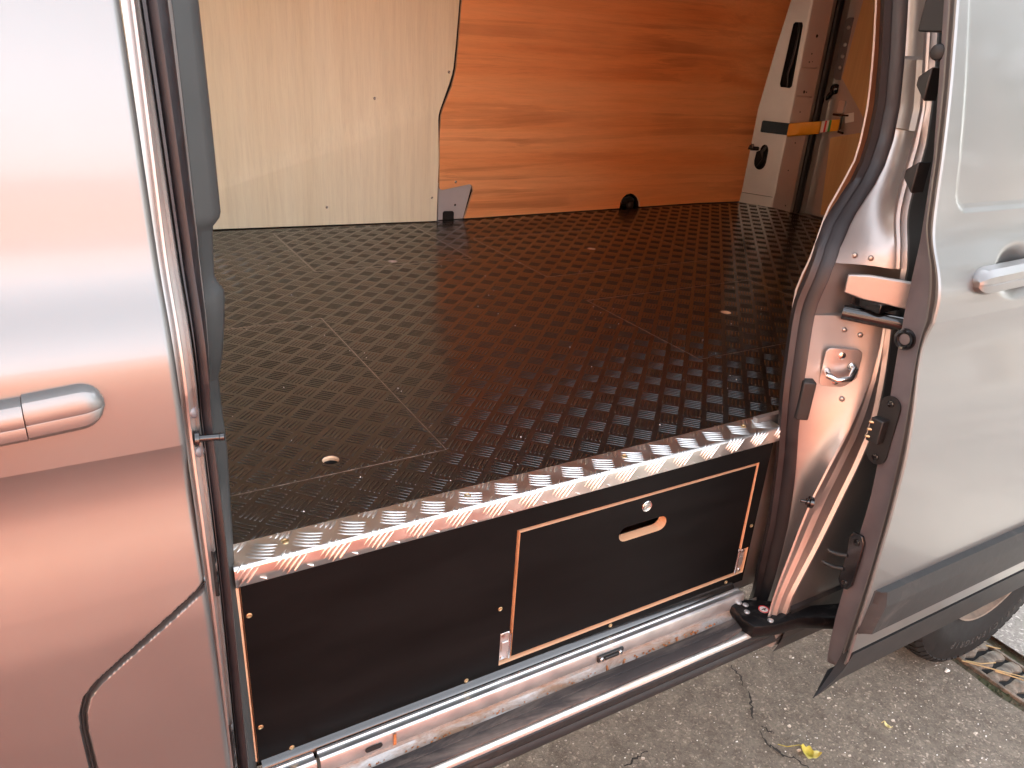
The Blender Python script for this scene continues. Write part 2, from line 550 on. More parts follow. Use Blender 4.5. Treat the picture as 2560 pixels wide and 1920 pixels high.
zs_f = sorted(set(zs_f + [.2078, .2080, .2085, .2088, .204, .212]))
mb = MB().loft([[(x, SF(z) + front_dent(x, z), z) for z in zs_f] for x in xs_f])
front_door = add('front_door', mb, 'paint', van, smooth=60)
add('door_window', flank(-1.10, -.14, 4, [.652, .75, .85, .95, 1.0], .130), 'clear_glass', front_door)
add('window_frame', flank(-.14, -.043, 3, [.652, .75, .85, .95, 1.0], .125), 'paint', front_door, smooth=60)
SHUT = [(-.0435, .0525), (-.050, .047), (-.132, -.010), (-.155, -.027), (-.166, -.040), (-.172, -.058), (-.174, -.080), (-.1735, -.20), (-.173, -.40)]
add('shut_gap', MB().tube([(x - .0004, SF(z) + .0052, z + .0004) for x, z in SHUT], .0014, 8), 'dark_void', front_door, smooth=60)
# handle: fixed end cap and the pull grip, both following the flank
def handle_bar(x0, x1, zc0, zc1, hh, depth, r0, r1, off=.125, n=18):
    secs = []
    for i in range(n + 1):
        t = i / n; x = x0 + (x1 - x0) * t
        e0 = 1.0 if not r0 else min(1, math.sqrt(max(0.0, 1 - max(0, (r0 - (x - x0)) / r0) ** 2)))
        e1 = 1.0 if not r1 else min(1, math.sqrt(max(0.0, 1 - max(0, (r1 - (x1 - x)) / r1) ** 2)))
        e = max(.12, min(e0, e1)); zc = zc0 + (zc1 - zc0) * t; h = hh * e
        y = YD(zc) + off
        d = depth * (.45 + .55 * e)
        secs.append([(x, y + .004, zc - h), (x, y - d * .55, zc - h), (x, y - d * .92, zc - h * .72), (x, y - d, zc - h * .15), (x, y - d * .985, zc - h * .12), (x, y - d, zc - h * .08),
                     (x, y - d * .96, zc + h * .45), (x, y - d * .72, zc + h * .86), (x, y - d * .3, zc + h), (x, y + .004, zc + h)])
    return MB().loft(secs, closed=True, cap=True)
add('handle_cap', handle_bar(-.1665, -.106, .2625, .2665, .0195, .016, 0, .020), 'paint', front_door, smooth=35)
add('handle_grip', handle_bar(-.39, -.1672, .2520, .2620, .0185, .018, .03, 0), 'paint', front_door, smooth=35)
# front door window, roof and the rest of the shell that closes the van
shell = MB()
shell.loft([[(-1.15, S(1.0), 1.0), (-1.15, .25, 1.06), (-1.15, .85, 1.085), (-1.15, 1.50, 1.06), (-1.15, 1.72, .95)],
            [(2.66, S(1.0), 1.0), (2.66, .25, 1.06), (2.66, .85, 1.085), (2.66, 1.50, 1.06), (2.66, 1.72, .95)]])
add('roof', shell, 'paint', van, smooth=60)
far = MB().loft([[(x, 1.72 + (.08 if z < .3 else .08 * max(0, (1 - z)) / .7), z) for z in (-.45, .0, .3, .6, .95)] for x in (-.14, 2.66)])
far.loft([[(x, 1.72 + (.08 if z < .3 else .08 * max(0, (1 - z)) / .7), z) for z in (-.45, .0, .3, .62)] for x in (-1.15, -.14)])
add('far_side', far, 'paint', van)
add('rear_skin', MB().box(2.63, 2.66, .02, 1.79, -.45, 1.06), 'paint', van)
add('bulkhead', MB().box(-.06, -.045, .02, 1.72, -.5, .05), 'paint_trim', van)
add('headliner', MB().box(-.04, 2.60, .16, 1.66, .985, 1.0), 'headliner', van)
add('load_floor', MB().box(-.04, 2.60, .03, 1.70, -.36, -.335), 'paint_inner', van)
cab = MB()
for y0, sg in ((.0, 1), (1.74, -1)):                                # wings, sloping bonnet and nose
    cab.loft([[(x, y0 + sg * o, z) for z, o in ((-.45, .0), (.0, -.03), (zt_, .02))] for x, zt_, in ((-1.15, .60), (-1.7, .52), (-2.1, .35))])
cab.loft([[(-1.55, .04, .60), (-1.55, 1.70, .60)], [(-2.0, .08, .42), (-2.0, 1.66, .42)], [(-2.25, .2, .15), (-2.25, 1.54, .15)], [(-2.32, .22, -.45), (-2.32, 1.52, -.45)]])
cab.loft([[(-1.12, S(.95) + .02, 1.0), (-1.08, S(.95) + .05, 1.02), (-1.08, S(.95) + .09, 1.0)], [(-1.56, .03, .60), (-1.52, .06, .60), (-1.50, .10, .58)]])
cab.loft([[(-1.12, 1.72, .97), (-1.08, 1.69, 1.0), (-1.08, 1.64, 1.0)], [(-1.56, 1.71, .60), (-1.52, 1.68, .60), (-1.50, 1.64, .58)]])
add('cab_front', cab, 'paint', van)
add('windscreen', MB().loft([[(-1.12, .16, 1.03), (-1.12, 1.64, 1.03)], [(-1.55, .05, .605), (-1.55, 1.69, .605)]]), 'clear_glass', van)
# belt rail above the sliding door opening
add('cant_rail', MB().loft([[(-.05, S(1.0) + .002, 1.0), (-.05, S(.93) + .01, .93), (-.05, S(.93) + .09, .935), (-.05, S(.93) + .10, 1.0)], [(1.1, S(1.0) + .002, 1.0), (1.1, S(.93) + .01, .93), (1.1, S(.93) + .09, .935), (1.1, S(.93) + .10, 1.0)]], closed=True, cap=True), 'paint_inner', van)

# --- B-pillar (left side of the opening)
BP = {.60: [-.043, -.033, -.026, -.016, .001, .008], .38: [-.045, -.037, -.025, -.016, -.002, .003], .19: [-.044, -.038, -.026, -.020, -.013, -.009], -.22: [-.050, -.042, -.034, -.027, -.018, -.014]}
bz = sorted(BP)
def bp(k, z): return float(np.interp(z, bz, [BP[q][k] for q in bz]))
zs_b = [z for z in ZPROF if z >= -.42]
mb = MB()
mb.loft([[(bp(0, z) + .001, S(z) + .0045, z), (bp(0, z) + .002, S(z) + .018, z), (bp(1, z) - .001, S(z) + .020, z), (bp(1, z), S(z) + .0155, z), (bp(1, z) + .0022, S(z) + .0150, z), (bp(1, z) + .004, S(z) + .026, z),
          (bp(2, z) - .003, S(z) + .031, z), (bp(2, z) - .0005, S(z) + .0275, z), (bp(2, z) + .001, S(z) + .031, z), (bp(2, z) + .0015, S(z) + .045, z), (bp(3, z) + .004, S(z) + .050, z), (bp(5, z), S(z) + .075, z)] for z in zs_b])
b_pillar = add('door_pillar', mb, 'paint_inner', van, smooth=30)
mb = MB()
mb.loft([[(bp(2, z) + .003, S(z) + .044, z), (bp(2, z) + .0035, S(z) + .033, z), (bp(3, z) - .0035, S(z) + .033, z), (bp(3, z) - .002, S(z) + .040, z), (bp(3, z), S(z) + .036, z), (bp(3, z) + .006, S(z) + .0345, z),
          (bp(4, z) - .004, S(z) + .040, z), (bp(4, z), S(z) + .050, z), (bp(4, z), S(z) + .064, z)] for z in zs_b])
add('door_seal', mb, 'seal_rubber', van, smooth=50)
# grey inner trim edge with its two notches
NT = [(-.42, -.002), (-.32, -.001), (.006, -.001), (.10, .004), (.147, .007), (.20, .007), (.228, .007), (.25, .012), (.315, .0225), (.323, .0230), (.330, .0185), (.337, .0160), (.371, .0205), (.384, .0225), (.3875, .026), (.392, .0300), (.398, .0320), (.598, .036), (.93, .042)]
zn = sorted(set([z for z, _ in NT] + [round(z, 3) for z in np.arange(-.40, .93, .03)]))
def xr(z): return float(np.interp(z, [a for a, _ in NT], [b for _, b in NT]))
mb = MB().loft([[(bp(5, z) - .004, S(z) + .080, z), (bp(5, z), S(z) + .074, z), (xr(z) - .012, S(z) + .086, z), (xr(z) - .003, S(z) + .093, z), (xr(z), S(z) + .100, z), (xr(z) - .001, S(z) + .112, z), (xr(z) - .03, S(z) + .118, z)] for z in zn])
add('pillar_trim', mb, 'paint_trim', van, smooth=40)
# striker pin and bolts on the pillar
mb = MB().lathe((-.031, -.040, .1985), (.93, -.10, -.06), [(.0085, -.002), (.0085, .002), (.0038, .003), (.0038, .021), (.0046, .0215), (.0046, .0255), (.0036, .0262)], 16)
add('striker_pin', mb, 'black_gloss', b_pillar, smooth=40)
for zz in (.224, .181):
    add('bolt', MB().lathe((-.030, S(zz) + .031, zz), (.55, -.8, .1), [(.006, -.002), (.006, .002), (.004, .0035)], 12), 'paint_frame', b_pillar, smooth=40)
for z0, z1, w in ((.02, .075, .0045), (-.25, -.16, .0065)):       # black sealing mastic on the pillar
    mb = MB().loft([[(bp(2, z) - w, S(z) + .024, z), (bp(2, z) - w * .4, S(z) + .0215 - .001 * math.sin(z * 260), z), (bp(2, z) + .0005 * math.sin(z * 190), S(z) + .0240, z)] for z in np.linspace(z0, z1, 14)])
    add('mastic_patch', mb, 'black_gloss', b_pillar, smooth=60)

# --- C-pillar (right side of the opening): [z, seal inner x, seal outer x, ridge x, skin edge x]
CT = [[1.0, 1.07, 1.094, 1.058, 1.078], [.66, 1.069, 1.094, 1.058, 1.078], [.6, 1.071, 1.094, 1.06, 1.078], [.52, 1.069, 1.092, 1.064, 1.078], [.47, 1.06, 1.084, 1.054, 1.075], [.43, 1.046, 1.070, 1.043, 1.065], [.4, 1.027, 1.050, 1.035, 1.057],
      [.37, .997, 1.019, 1.028, 1.049], [.34, .958, .984, 1.021, 1.041], [.31, .932, .954, 1.014, 1.034], [.28, .918, .938, 1.012, 1.033], [.25, .910, .930, 1.016, 1.034], [.2, .904, .924, 1.022, 1.036], [.15, .898, .918, 1.018, 1.035],
      [.1, .894, .913, 1.003, 1.032], [.05, .894, .912, .983, 1.029], [0, .901, .918, .962, 1.024], [-.05, .909, .927, .936, 1.009], [-.1, .915, .935, .915, .990], [-.15, .921, .941, .902, .973], [-.2, .926, .946, .892, .955], [-.25, .926, .948, .882, .935], [-.3, .926, .948, .875, .916], [-.36, .930, .945, .873, .909], [-.42, .93, .945, .873, .905]]
CT = CT[::-1]
cz = [c[0] for c in CT]
def cp(k, z): return float(np.interp(z, cz, [c[k] for c in CT]))
zs_c = sorted(set([round(z, 4) for z in np.arange(-.42, .26, .02)] + [round(z, 4) for z in np.arange(.26, .54, .01)] + [.58, .64, .70, .80, .93, 1.0] + [.1995, .2005, .2850, .2865, .590, .595, .4855, .4885]))
def jamb_row(z):
    s0, s1, rx, kx = cp(1, z), cp(2, z), cp(3, z), cp(4, z)
    pocket = .2000 < z < .2860
    blk = .4870 < z < .592
    row = [(s0 + .100, S(z) + .150, z), (s0 + .030, S(z) + .098, z), (s1 - .004, S(z) + .070, z)]
    for t, dx in ((.10, .004), (.22, .010), (.40, .014), (.62, .013), (.82, .006)):
        x = s1 + (rx - s1) * t + dx; y = S(z) + .069 + (.008 - .069) * t
        if pocket:
            x += .075 * min(1, (t - .05) / .12)
        if blk and .15 < t < .9: x -= .012
        row.append((x, y, z))
    row += [(rx + (.05 if pocket else .0008), S(z) + .0095, z), (rx + .004 + (.046 if pocket else 0), S(z) + .0075, z)]
    row += [(rx + (kx - rx) * .35 + (.02 if pocket else 0), S(z) + .010, z), (rx + (kx - rx) * .5 + (.02 if pocket else 0), S(z) + .005, z), (rx + (kx - rx) * .72 + (.02 if pocket else 0), S(z) + .007, z), (kx - .004, S(z) + .006, z), (kx, S(z) - .0005, z), (kx + .006, S(z), z)]
    return row
c_pillar = add('rear_door_pillar', MB().loft([jamb_row(z) for z in zs_c]), 'paint_inner', van, smooth=32)
add('pillar_inner_panel', MB().box(.87, 1.0, .024, .034, -.37, .012), 'paint_inner', van)
# rubber seal round the rear edge of the opening
secs = []
for z in zs_c:
    a, b_ = cp(1, z), cp(2, z); w = b_ - a
    secs.append([(a + .030, S(z) + .104, z), (a + .002, S(z) + .096, z), (a - .0015, S(z) + .086, z), (a + w * .30, S(z) + .0795, z), (a + w * .42, S(z) + .0835, z), (a + w * .52, S(z) + .0765, z), (a + w * .72, S(z) + .064, z), (a + w * .95, S(z) + .062, z), (a + w * 1.12, S(z) + .069, z), (a + w * 1.1, S(z) + .08, z)])
add('door_seal', MB().loft(secs), 'seal_rubber', van, smooth=60)
# rear quarter panel behind the open door with its wheel arch
def arch(x):
    d = .40 ** 2 - (x - 1.87) ** 2
    return -.555 + math.sqrt(d) if d > 0 else -.42
qs = []
for i in range(70):
    t = i / 69
    row = []
    for z in ZPROF:
        x = cp(4, min(z, 1.0)) + .005 + t * (2.66 - cp(4, min(z, 1.0)) - .005)
        zz = max(z, arch(x))
        row.append((x, S(zz) + .0005, zz))
    qs.append(row)
add('rear_quarter', MB().loft(qs), 'paint', van, smooth=14)
add('lower_cladding', MB().loft([[(x, S(-.325) + .001, -.322), (x, S(-.33) - .005, -.328), (x, S(-.40) - .005, -.40), (x, S(-.43) + .002, -.44)] for x in (cp(4, -.33) + .006, 1.46)]), 'sill_black', van)
add('wheel_arch_liner', MB().loft([[(1.87 + .42 * math.cos(a), y, -.555 + .42 * math.sin(a)) for a in np.linspace(R(-8), R(188), 24)] for y in (-.08, .24)]), 'dark_void', van, smooth=60)

# near-side plywood lining that meets the seal
LZ = [(-.02, .972), (.15, .97), (.2, .971), (.25, .978), (.28, .989), (.31, 1.004), (.34, 1.029), (.37, 1.064), (.40, 1.088), (.43, 1.108), (.47, 1.117), (.52, 1.125), (.6, 1.129), (.66, 1.129), (.98, 1.129)]
def lx(z): return float(np.interp(z, [a for a, _ in LZ], [b for _, b in LZ]))
zz = sorted(set([round(z, 3) for z in np.arange(0.004, .97, .03)] + [.26, .28, .30, .33, .35, .38]))
mb = MB()
mb.loft([[(lx(z) + .0005, S(z) + .146, z), (2.47, S(z) + .146, z)] for z in zz])
mb.loft([[(lx(z) + .0005, S(z) + .150, z), (2.47, S(z) + .150, z)] for z in zz], mi=2)
mb.loft([[(lx(z) + .0005, S(z) + .146, z), (lx(z) - .0005, S(z) + .147, z), (lx(z) + .0005, S(z) + .148, z), (lx(z) - .0003, S(z) + .149, z), (lx(z) + .0005, S(z) + .150, z)] for z in zz], mi=1)
add('plywood_lining', mb, ['ply_brown', 'edge_strip', 'ply_pale'], van)

# --- sill and step under the opening (profile y, z; runs along the van)
N_SILL = len(COL.objects)
def run(prof, x0, x1, wav=0.0, n=1):
    return MB().loft([[(x0 + (x1 - x0) * i / n, y, z) for y, z in prof] for i in range(n + 1)])
sill = add('side_sill', run([(-.030, -.3380), (-.0325, -.3470), (-.040, -.3520), (-.0465, -.3530)], -.05, .905), 'gutter', van, smooth=40)
rail = MB()
RP = [(-.008, -.330), (-.0115, -.3165), (-.0150, -.3165), (-.0165, -.3185), (-.0240, -.3160), (-.0275, -.3155), (-.0303, -.3175), (-.0315, -.3210), (-.0322, -.3400), (-.026, -.345), (-.010, -.345)]
rail.loft([[(x, y, z) for y, z in RP] for x in (.075, .868)], closed=True, cap=True)
RP2 = [(y + .0015, z - .002) for y, z in RP]
rail.loft([[(x, y, z) for y, z in RP2] for x in (-.03, .070)], closed=True, cap=True)
rail_o = add('sill_rail', rail, 'steel', van, smooth=35)
add('rust_streak', MB().box(.1790, .1835, -.0333, -.0329, -.3405, -.3185), 'rust', rail_o)
add('drain_slot', MB().plate(stadium(.150, -.3295, .008, .0048), [], lambda u, v, t: (u, -.0327 - t, v), .0006), 'dark_void', rail_o)
fx = .535
mb = MB().box(fx, fx + .052, -.0365, -.0320, -.337, -.3245)
mb.box(fx + .012, fx + .040, -.0395, -.0365, -.334, -.328)
keeper = add('sill_keeper', mb, 'black_plastic', rail_o, bevel=.0012)
for dx in (.007, .045):
    add('screw', MB().lathe((fx + dx, -.0365, -.3308), (0, -1, .1), [(.0042, -.001), (.0042, .0015), (.003, .003)], 12), 'steel_bright', rail_o, smooth=40)
mb = MB()
tp = [(-.0455, -.3545), (-.0460, -.3500), (-.0480, -.3490), (-.0600, -.3495), (-.0610, -.3510), (-.0625, -.3495), (-.0760, -.3500), (-.0785, -.3515), (-.0790, -.3560)]
secs = []
for i in range(49):
    x = -.05 + .915 * i / 48
    k = max(0.0, (x - .77) / .095)
    pull = (1 - math.sqrt(max(0, 1 - min(1, k) ** 2)))          # outer edge curves in towards the pillar
    secs.append([(x, -.0455 + (y + .0455) * (1 - .95 * pull), z) for y, z in tp])
mb.loft(secs)
add('step_tread', mb, 'worn_tread', van, smooth=30)
add('sill_lip', run([(-.0440, -.3556), (-.0790, -.3556), (-.0805, -.3545), (-.0835, -.3550), (-.0860, -.3590), (-.0865, -.3650)], -.05, .905), 'sill_lip', van, smooth=50)
add('sill_cover', run([(-.0866, -.3640), (-.0885, -.3655), (-.0895, -.3740), (-.0875, -.3790), (-.0865, -.3830), (-.0885, -.3865), (-.0905, -.3920), (-.0890, -.3990), (-.080, -.4120), (-.066, -.4250), (-.04, -.445), (0, -.47), (.05, -.48)], -1.0, 1.46), 'sill_black', van, smooth=35)
rnd = random.Random(3)
mb = MB()
for i in range(110):                                            # crumbs and rust flakes lying in the gutter
    x = rnd.uniform(0, .82); c = Vector((x, rnd.uniform(-.044, -.038), -.3515)); s = rnd.uniform(.0008, .0024) * (1.6 if x > .55 else 1)
    mb.add([c + Vector((s * rnd.uniform(.6, 1.5), 0, 0)), c + Vector((0, s, 0)), c + Vector((-s, -s * .4, 0)), c + Vector((0, 0, s * 1.2))], [(0, 1, 3), (1, 2, 3), (2, 0, 3), (0, 2, 1)])
add('rust_crumbs', mb, 'rust', sill, kind='stuff')

for o_s in list(COL.objects)[N_SILL:]:                          # the whole step sits a touch lower
    if o_s.parent is van: o_s.location.z -= .0065
# --- black arm carrying the lower door roller
apath = [((.838, -.012), (.872, -.030)), ((.836, -.040), (.885, -.040)), ((.828, -.070), (.905, -.050)), ((.833, -.092), (.925, -.066)), ((.870, -.1050), (.945, -.080)), ((.930, -.1130), (.965, -.096)), ((1.0, -.150), (1.03, -.118))]
mb = MB()
secs = []
for (ax, ay), (bx, by) in apath:
    dx, dy = bx - ax, by - ay; L = math.hypot(dx, dy); ux, uy = dx / L, dy / L
    zt, zb = -.338, -.366
    secs.append([(ax + ux * .004, ay + uy * .004, zb), (ax, ay, zb + .005), (ax, ay, zt - .006), (ax + ux * .002, ay + uy * .002, zt - .0015), (ax + ux * .006, ay + uy * .006, zt), (bx, by, zt), (bx, by, zb)])
mb.loft(secs, closed=True, cap=True)
arm = add('door_arm', mb, 'dusty_black', van, smooth=38)
mb = MB().lathe((.884, -.0665, -.3379), (0, 0, 1), [(.0098, 0), (.0098, .0004)], 24, mi=0)
mb.lathe((.884, -.0665, -.3375), (0, 0, 1), [(.0098, .0), (.0098, .0003), (.0078, .0003), (.0078, .0)], 24, mi=1, cap=False)
mb.box(.8780, .8900, -.0673, -.0657, -.3374, -.3371, mi=2)
mb.box(.8825, .8855, -.0700, -.0650, -.3374, -.33705, mi=2)
add('no_step_sticker', mb, ['sticker_white', 'sticker_red', 'black_plastic'], arm)
for (x, y) in ((.862, -.043), (.850, -.058), (.872, -.094), (.855, -.033)):
    add('rivet', MB().lathe((x, y, -.338), (0, 0, 1), [(.0055, -.001), (.0055, .0015), (.003, .003)], 12), 'steel', arm, smooth=40)

# --- the open sliding door
ZP_D = [z for z in ZPROF if -.335 <= z]
def door_dent(x, z):
    s = 0.0
    # recessed upper panel with rounded corner
    x0 = .972 - .02 * max(0, (z - .39) / .27); z0 = .397 + .03 * 0
    dx, dz = x - x0, z - z0
    r = .03
    if dx > 0 and dz > 0:
        inner = min(dx, dz) if not (dx < r and dz < r) else r - math.hypot(r - dx, r - dz)
        if inner > 0: s += .0045 * min(1, inner / .008)
        if 0 < inner < .006: s += .002 * (1 - abs(inner - .003) / .003)
    q = math.hypot((x - 1.135) / .078, (z - .306) / (.044 if z > .306 else .042))
    if q < 1: s += .020 * (1 - q ** 2) ** 1.5
    return s
xs_d = sorted(set([round(x, 4) for x in np.arange(.93, 1.26, .003)] + [round(x, 4) for x in np.arange(1.26, 2.02, .05)]))
zs_d = sorted(set(ZP_D + [round(z, 4) for z in np.arange(.256, .47, .003)]))
def fe(z): return 0.0
mb = MB().loft([[(x, YD(z) + door_dent(x, z), z) for z in zs_d] for x in xs_d])
slide = add('sliding_door', mb, 'paint', van, smooth=60)
FRz = [-.42, -.334, -.244, -.16, -.047, .07, .185, .252, .325, .377, .464, .566, .664, 1.0]
FRy = [-.190, -.193, -.196, -.198, -.194, -.184, -.172, -.166, -.150, -.128, -.115, -.095, -.072, .01]
FLz = [-.42, -.378, -.308, -.188, -.068, .053, .17, .245, .352, .462, .565, .663, 1.0]
FLy = [-.166, -.160, -.156, -.155, -.156, -.147, -.133, -.125, -.118, -.104, -.081, -.058, .02]
def fr(z): return float(np.interp(z, FRz, FRy))
def fl(z): return float(np.interp(z, FLz, FLy))
zs_e = [z for z in ZPROF if z >= -.36]
edge_rows = []
for z in zs_e:
    a, b_ = YD(z), fr(z); w = b_ - a
    edge_rows.append([(.930, a, z), (.9265, a + w * .06, z), (.9262, a + w * .16, z), (.934, a + w * .24, z), (.9365, a + w * .40, z), (.932, a + w * .50, z), (.932, a + w * .60, z), (.940, a + w * .70, z), (.9425, a + w * .85, z), (.9500, a + w * .98, z), (.955, b_, z)])
add('door_hem', MB().loft(edge_rows), 'paint', slide, smooth=30)
zs_i = [-.405, -.395] + [z for z in ZPROF if z >= -.39]
mb = MB()
mb.loft([[(.955 + (.012 if z < -.398 else 0), fr(z) + .0003, z), (.956, fl(z) - .006, z), (.958, fl(z) - .002, z), (.963, fl(z), z), (2.0, fl(z), z)] for z in zs_i])
add('door_inner_frame', mb, 'paint_frame', slide, smooth=40)
# lower black skirt with its pointed front end
secs = []
for x, zt_, zb_, yo in ((.866, -.4085, -.4088, 0), (.885, -.400, -.4080, 0), (.905, -.386, -.406, 0), (.922, -.366, -.403, 0), (.930, -.350, -.401, 0), (.935, -.3365, -.400, 0), (1.1, -.3365, -.400, 0), (2.0, -.3365, -.400, 0)):
    k = min(1, max(.02, (x - .866) / .07)); secs.append([(x, yd(zt_) + .018 * k, zt_), (x, yd(zt_) - .0004, zt_), (x, yd((zt_ + zb_) / 2) + .001, (zt_ + zb_) / 2), (x, yd(zb_) + .004 * k, zb_), (x, yd(zb_) + .03 * k, zb_)])
add('door_skirt', MB().loft(secs), 'strip_black', slide, smooth=40)
# rubbing strip with chamfered top and a slanted end
secs = []
for x, k in ((.944, 0.0), (.950, .55), (.960, 1.0), (2.0, 1.0)):
    secs.append([(x - .006, -.2185, -.2025), (x, -.2195 - .010 * k, -.2050), (x, -.2195 - .0150 * k, -.2290), (x - .004, -.2195 - .0160 * k, -.2350), (x - .016, -.2195 - .0150 * k, -.2830), (x - .018, -.2185, -.2900)])
mb = MB().loft(secs); mb.f.append(tuple(range(6))); mb.mi.append(0)
add('rubbing_strip', mb, 'strip_black', slide, smooth=25)
# door handle bar across its cup
def dhb():
    secs = []
    for x, e in ((1.006, .30), (1.010, .62), (1.018, .86), (1.030, 1), (1.06, 1), (1.10, 1), (1.15, 1), (1.26, .9), (1.27, .5)):
        zc = .302 + (x - 1.006) * .03; h = .0185 * e; y = YD(zc) + .003; d = .020 * (.5 + .5 * e)
        secs.append([(x, y + .004, zc - h), (x, y - d * .6, zc - h), (x, y - d * .97, zc - h * .75), (x, y - d, zc - h * .10), (x, y - d * .96, zc - h * .06), (x, y - d, zc - h * .02), (x, y - d * .96, zc + h * .55), (x, y - d * .55, zc + h), (x, y + .004, zc + h * 1.05)])
    return MB().loft(secs, closed=True, cap=True)
add('door_handle', dhb(), 'paint', slide, smooth=35)
# things on the door's front edge
def onframe(u, v, t): return (.955 - t, u, v)
mb = MB().lathe((.955, -.142, .207), (-1, 0, 0), [(.0165, -.001), (.0165, .004), (.0145, .007), (.011, .0065), (.009, .002)], 24)
add('door_stop_cup', mb, 'black_gloss', slide, smooth=50)
add('door_stop_pad', MB().lathe((.955, -.142, .207), (-1, 0, 0), [(.0085, 0), (.0085, .003), (.005, .004)], 16), 'paint_frame', slide, smooth=50)
def tilt(pts, cx, cy, a):
    c, s = math.cos(a), math.sin(a)
    return [(cx + (x - cx) * c - (y - cy) * s, cy + (x - cx) * s + (y - cy) * c) for x, y in pts]
cpl = add('contact_plate', MB().plate(tilt(stadium(-.150, .056, .042, .017), -.150, .056, R(90)), [], onframe, .003), 'black_plastic', slide, smooth=40)
mb = MB().box(.936, .9525, -.156, -.1345, .036, .077)
add('contact_plug', mb, 'black_plastic', cpl, bevel=.002)
for k in range(3):
    add('contact_pin', MB().lathe((.936, -.1375, .044 + k * .0125), (-.7, .7, 0), [(.0026, -.004), (.0026, .003), (.0014, .004)], 10), 'brass', cpl, smooth=40)
for zz_ in (.103, .009):
    add('screw', MB().lathe((.952, -.150, zz_), (-1, 0, 0), [(.006, 0), (.0055, .002), (.003, .003)], 12), 'black_gloss', cpl, smooth=40)
lat = add('door_latch', MB().plate([(-.168, -.132), (-.150, -.134), (-.146, -.150), (-.150, -.175), (-.148, -.232), (-.156, -.244), (-.168, -.242), (-.175, -.228), (-.1755, -.165), (-.174, -.142)], [], onframe, .006), 'black_gloss', slide, bevel=.0015)
for zz_, L in ((-.181, .026), (-.208, .030)):
    add('latch_prong', MB().tube([(.950, -.152, zz_), (.944, -.140, zz_ - .004), (.940, -.152 + L, zz_ - .006), (.938, -.148 + L, zz_ - .003)], [.0038, .0038, .0034, .0028], 8), 'black_plastic', lat, smooth=60)
for zz_ in (-.148, -.232):
    add('screw', MB().lathe((.949, -.162, zz_), (-1, 0, 0), [(.0062, 0), (.0055, .002), (.003, .003)], 12), 'black_gloss', lat, smooth=40)
for (z_, y_) in ((.435, -.1), (.56, -.082)):                       # rubber blocks on the inner edge of the door
    add('edge_block', MB().plate([(y_ + .004, z_ - .024), (y_ + .004, z_ + .022), (y_ + .022, z_ + .008), (y_ + .022, z_ - .004)], [], lambda u, v, t: (.962 + t, u + .012, v), .03), 'black_plastic', slide, bevel=.002)
add('upper_roller', MB().box(.958, .985, -.072, -.032, .625, .70).lathe((.958, -.072, .60), (-1, -.3, 0), [(.011, -.01), (.011, .004), (.006, .006)], 14), 'black_plastic', slide, bevel=.002)

# --- fittings on the rear pillar of the opening
def jp(z, t, d=0.0):
    """point on the pillar face: t = 0 at the seal, 1 at the ridge; d = proud of it"""
    s1, rx = cp(2, z), cp(3, z)
    p = Vector((s1 + (rx - s1) * t, S(z) + .069 - .061 * t, z))
    n = Vector((-.061, -(rx - s1), 0)).normalized()
    return p + n * d + Vector((.010, 0, 0)) * (1 - abs(2 * t - 1))
mb = MB()
pl = rrect(-.030, .030, -.034, .034, .010)
def on_j(zc, tc):
    o = jp(zc, tc); a = (jp(zc, tc + .1) - jp(zc, tc - .1)).normalized(); n = Vector((a.y, -a.x, 0)).normalized()
    if n.x > 0: n = -n
    return o, a, n
o_, a_, n_ = on_j(.118, .47)
def jf(u, v, t): return o_ + a_ * u + Vector((0, 0, 1)) * v + n_ * (t + .003)
st = add('striker_plate', MB().plate(pl, [], jf, .003), 'steel', c_pillar, bevel=.0012)
mb = MB().tube([jf(-.022, -.006, .004), jf(-.024, -.008, .020), jf(-.012, -.013, .026), jf(.010, -.010, .024), jf(.020, .002, .012), jf(.016, .004, .003)], [.006, .0055, .005, .005, .006, .008], 10)
add('striker_loop', mb, 'steel_bright', c_pillar, smooth=60)
for v_ in (.022, -.024):
    add('screw', MB().lathe(jf(-.003, v_, .002), n_, [(.0065, 0), (.006, .002), (.003, .0028)], 14), 'steel_bright', c_pillar, smooth=40)
o2, a2, n2 = on_j(.062, .03)
mb = MB()
for zz_ in (0,):
    P = [o2 + a2 * u + Vector((0, 0, v)) + n2 * w for u in (-.006, .016) for v in (-.036, .034) for w in (-.01, .013)]
    mb.add(P, [(0, 1, 3, 2), (4, 6, 7, 5), (0, 4, 5, 1), (2, 3, 7, 6), (0, 2, 6, 4), (1, 5, 7, 3)])
add('rubber_stop', mb, 'black_plastic', c_pillar, bevel=.003)
# hinge bracket plate and the black roller bar in the pocket
P = [(.955, -.020), (.972, -.046), (.990, -.074), (1.002, -.094), (1.03, -.12)]
mb = MB()
secs = []
for i, (x, y) in enumerate(P):
    zt_ = .2765 - (.004 if i == 0 else 0); zb_ = .2385 - .006 * i / 4 + (.005 if i == 0 else 0)
    secs.append([(x, y, zb_), (x, y, zt_), (x + .006, y + .004, zt_ + .001), (x + .006, y + .004, zb_)])
mb.loft(secs, closed=True, cap=True)
add('hinge_bracket', mb, 'paint_inner', slide, bevel=.002)
add('roller_bar', MB().tube([(.968, -.018, .208), (.985, -.045, .2075), (1.02, -.10, .2065)], .0125, 14), 'black_gloss', slide, smooth=60)
add('roller_carriage', MB().box(.978, 1.03, -.075, -.02, .222, .236), 'black_gloss', slide, bevel=.001)
for (z_, t_) in ((.300, .30), (.298, .55), (.178, .45), (.172, .70), (.066, .66)):
    o3, a3, n3 = on_j(z_, t_)
    add('spot_weld', MB().lathe(o3, n3, [(.0042, -.003), (.0042, .0005), (.0025, .0016)], 12), 'paint_inner', c_pillar, smooth=60)
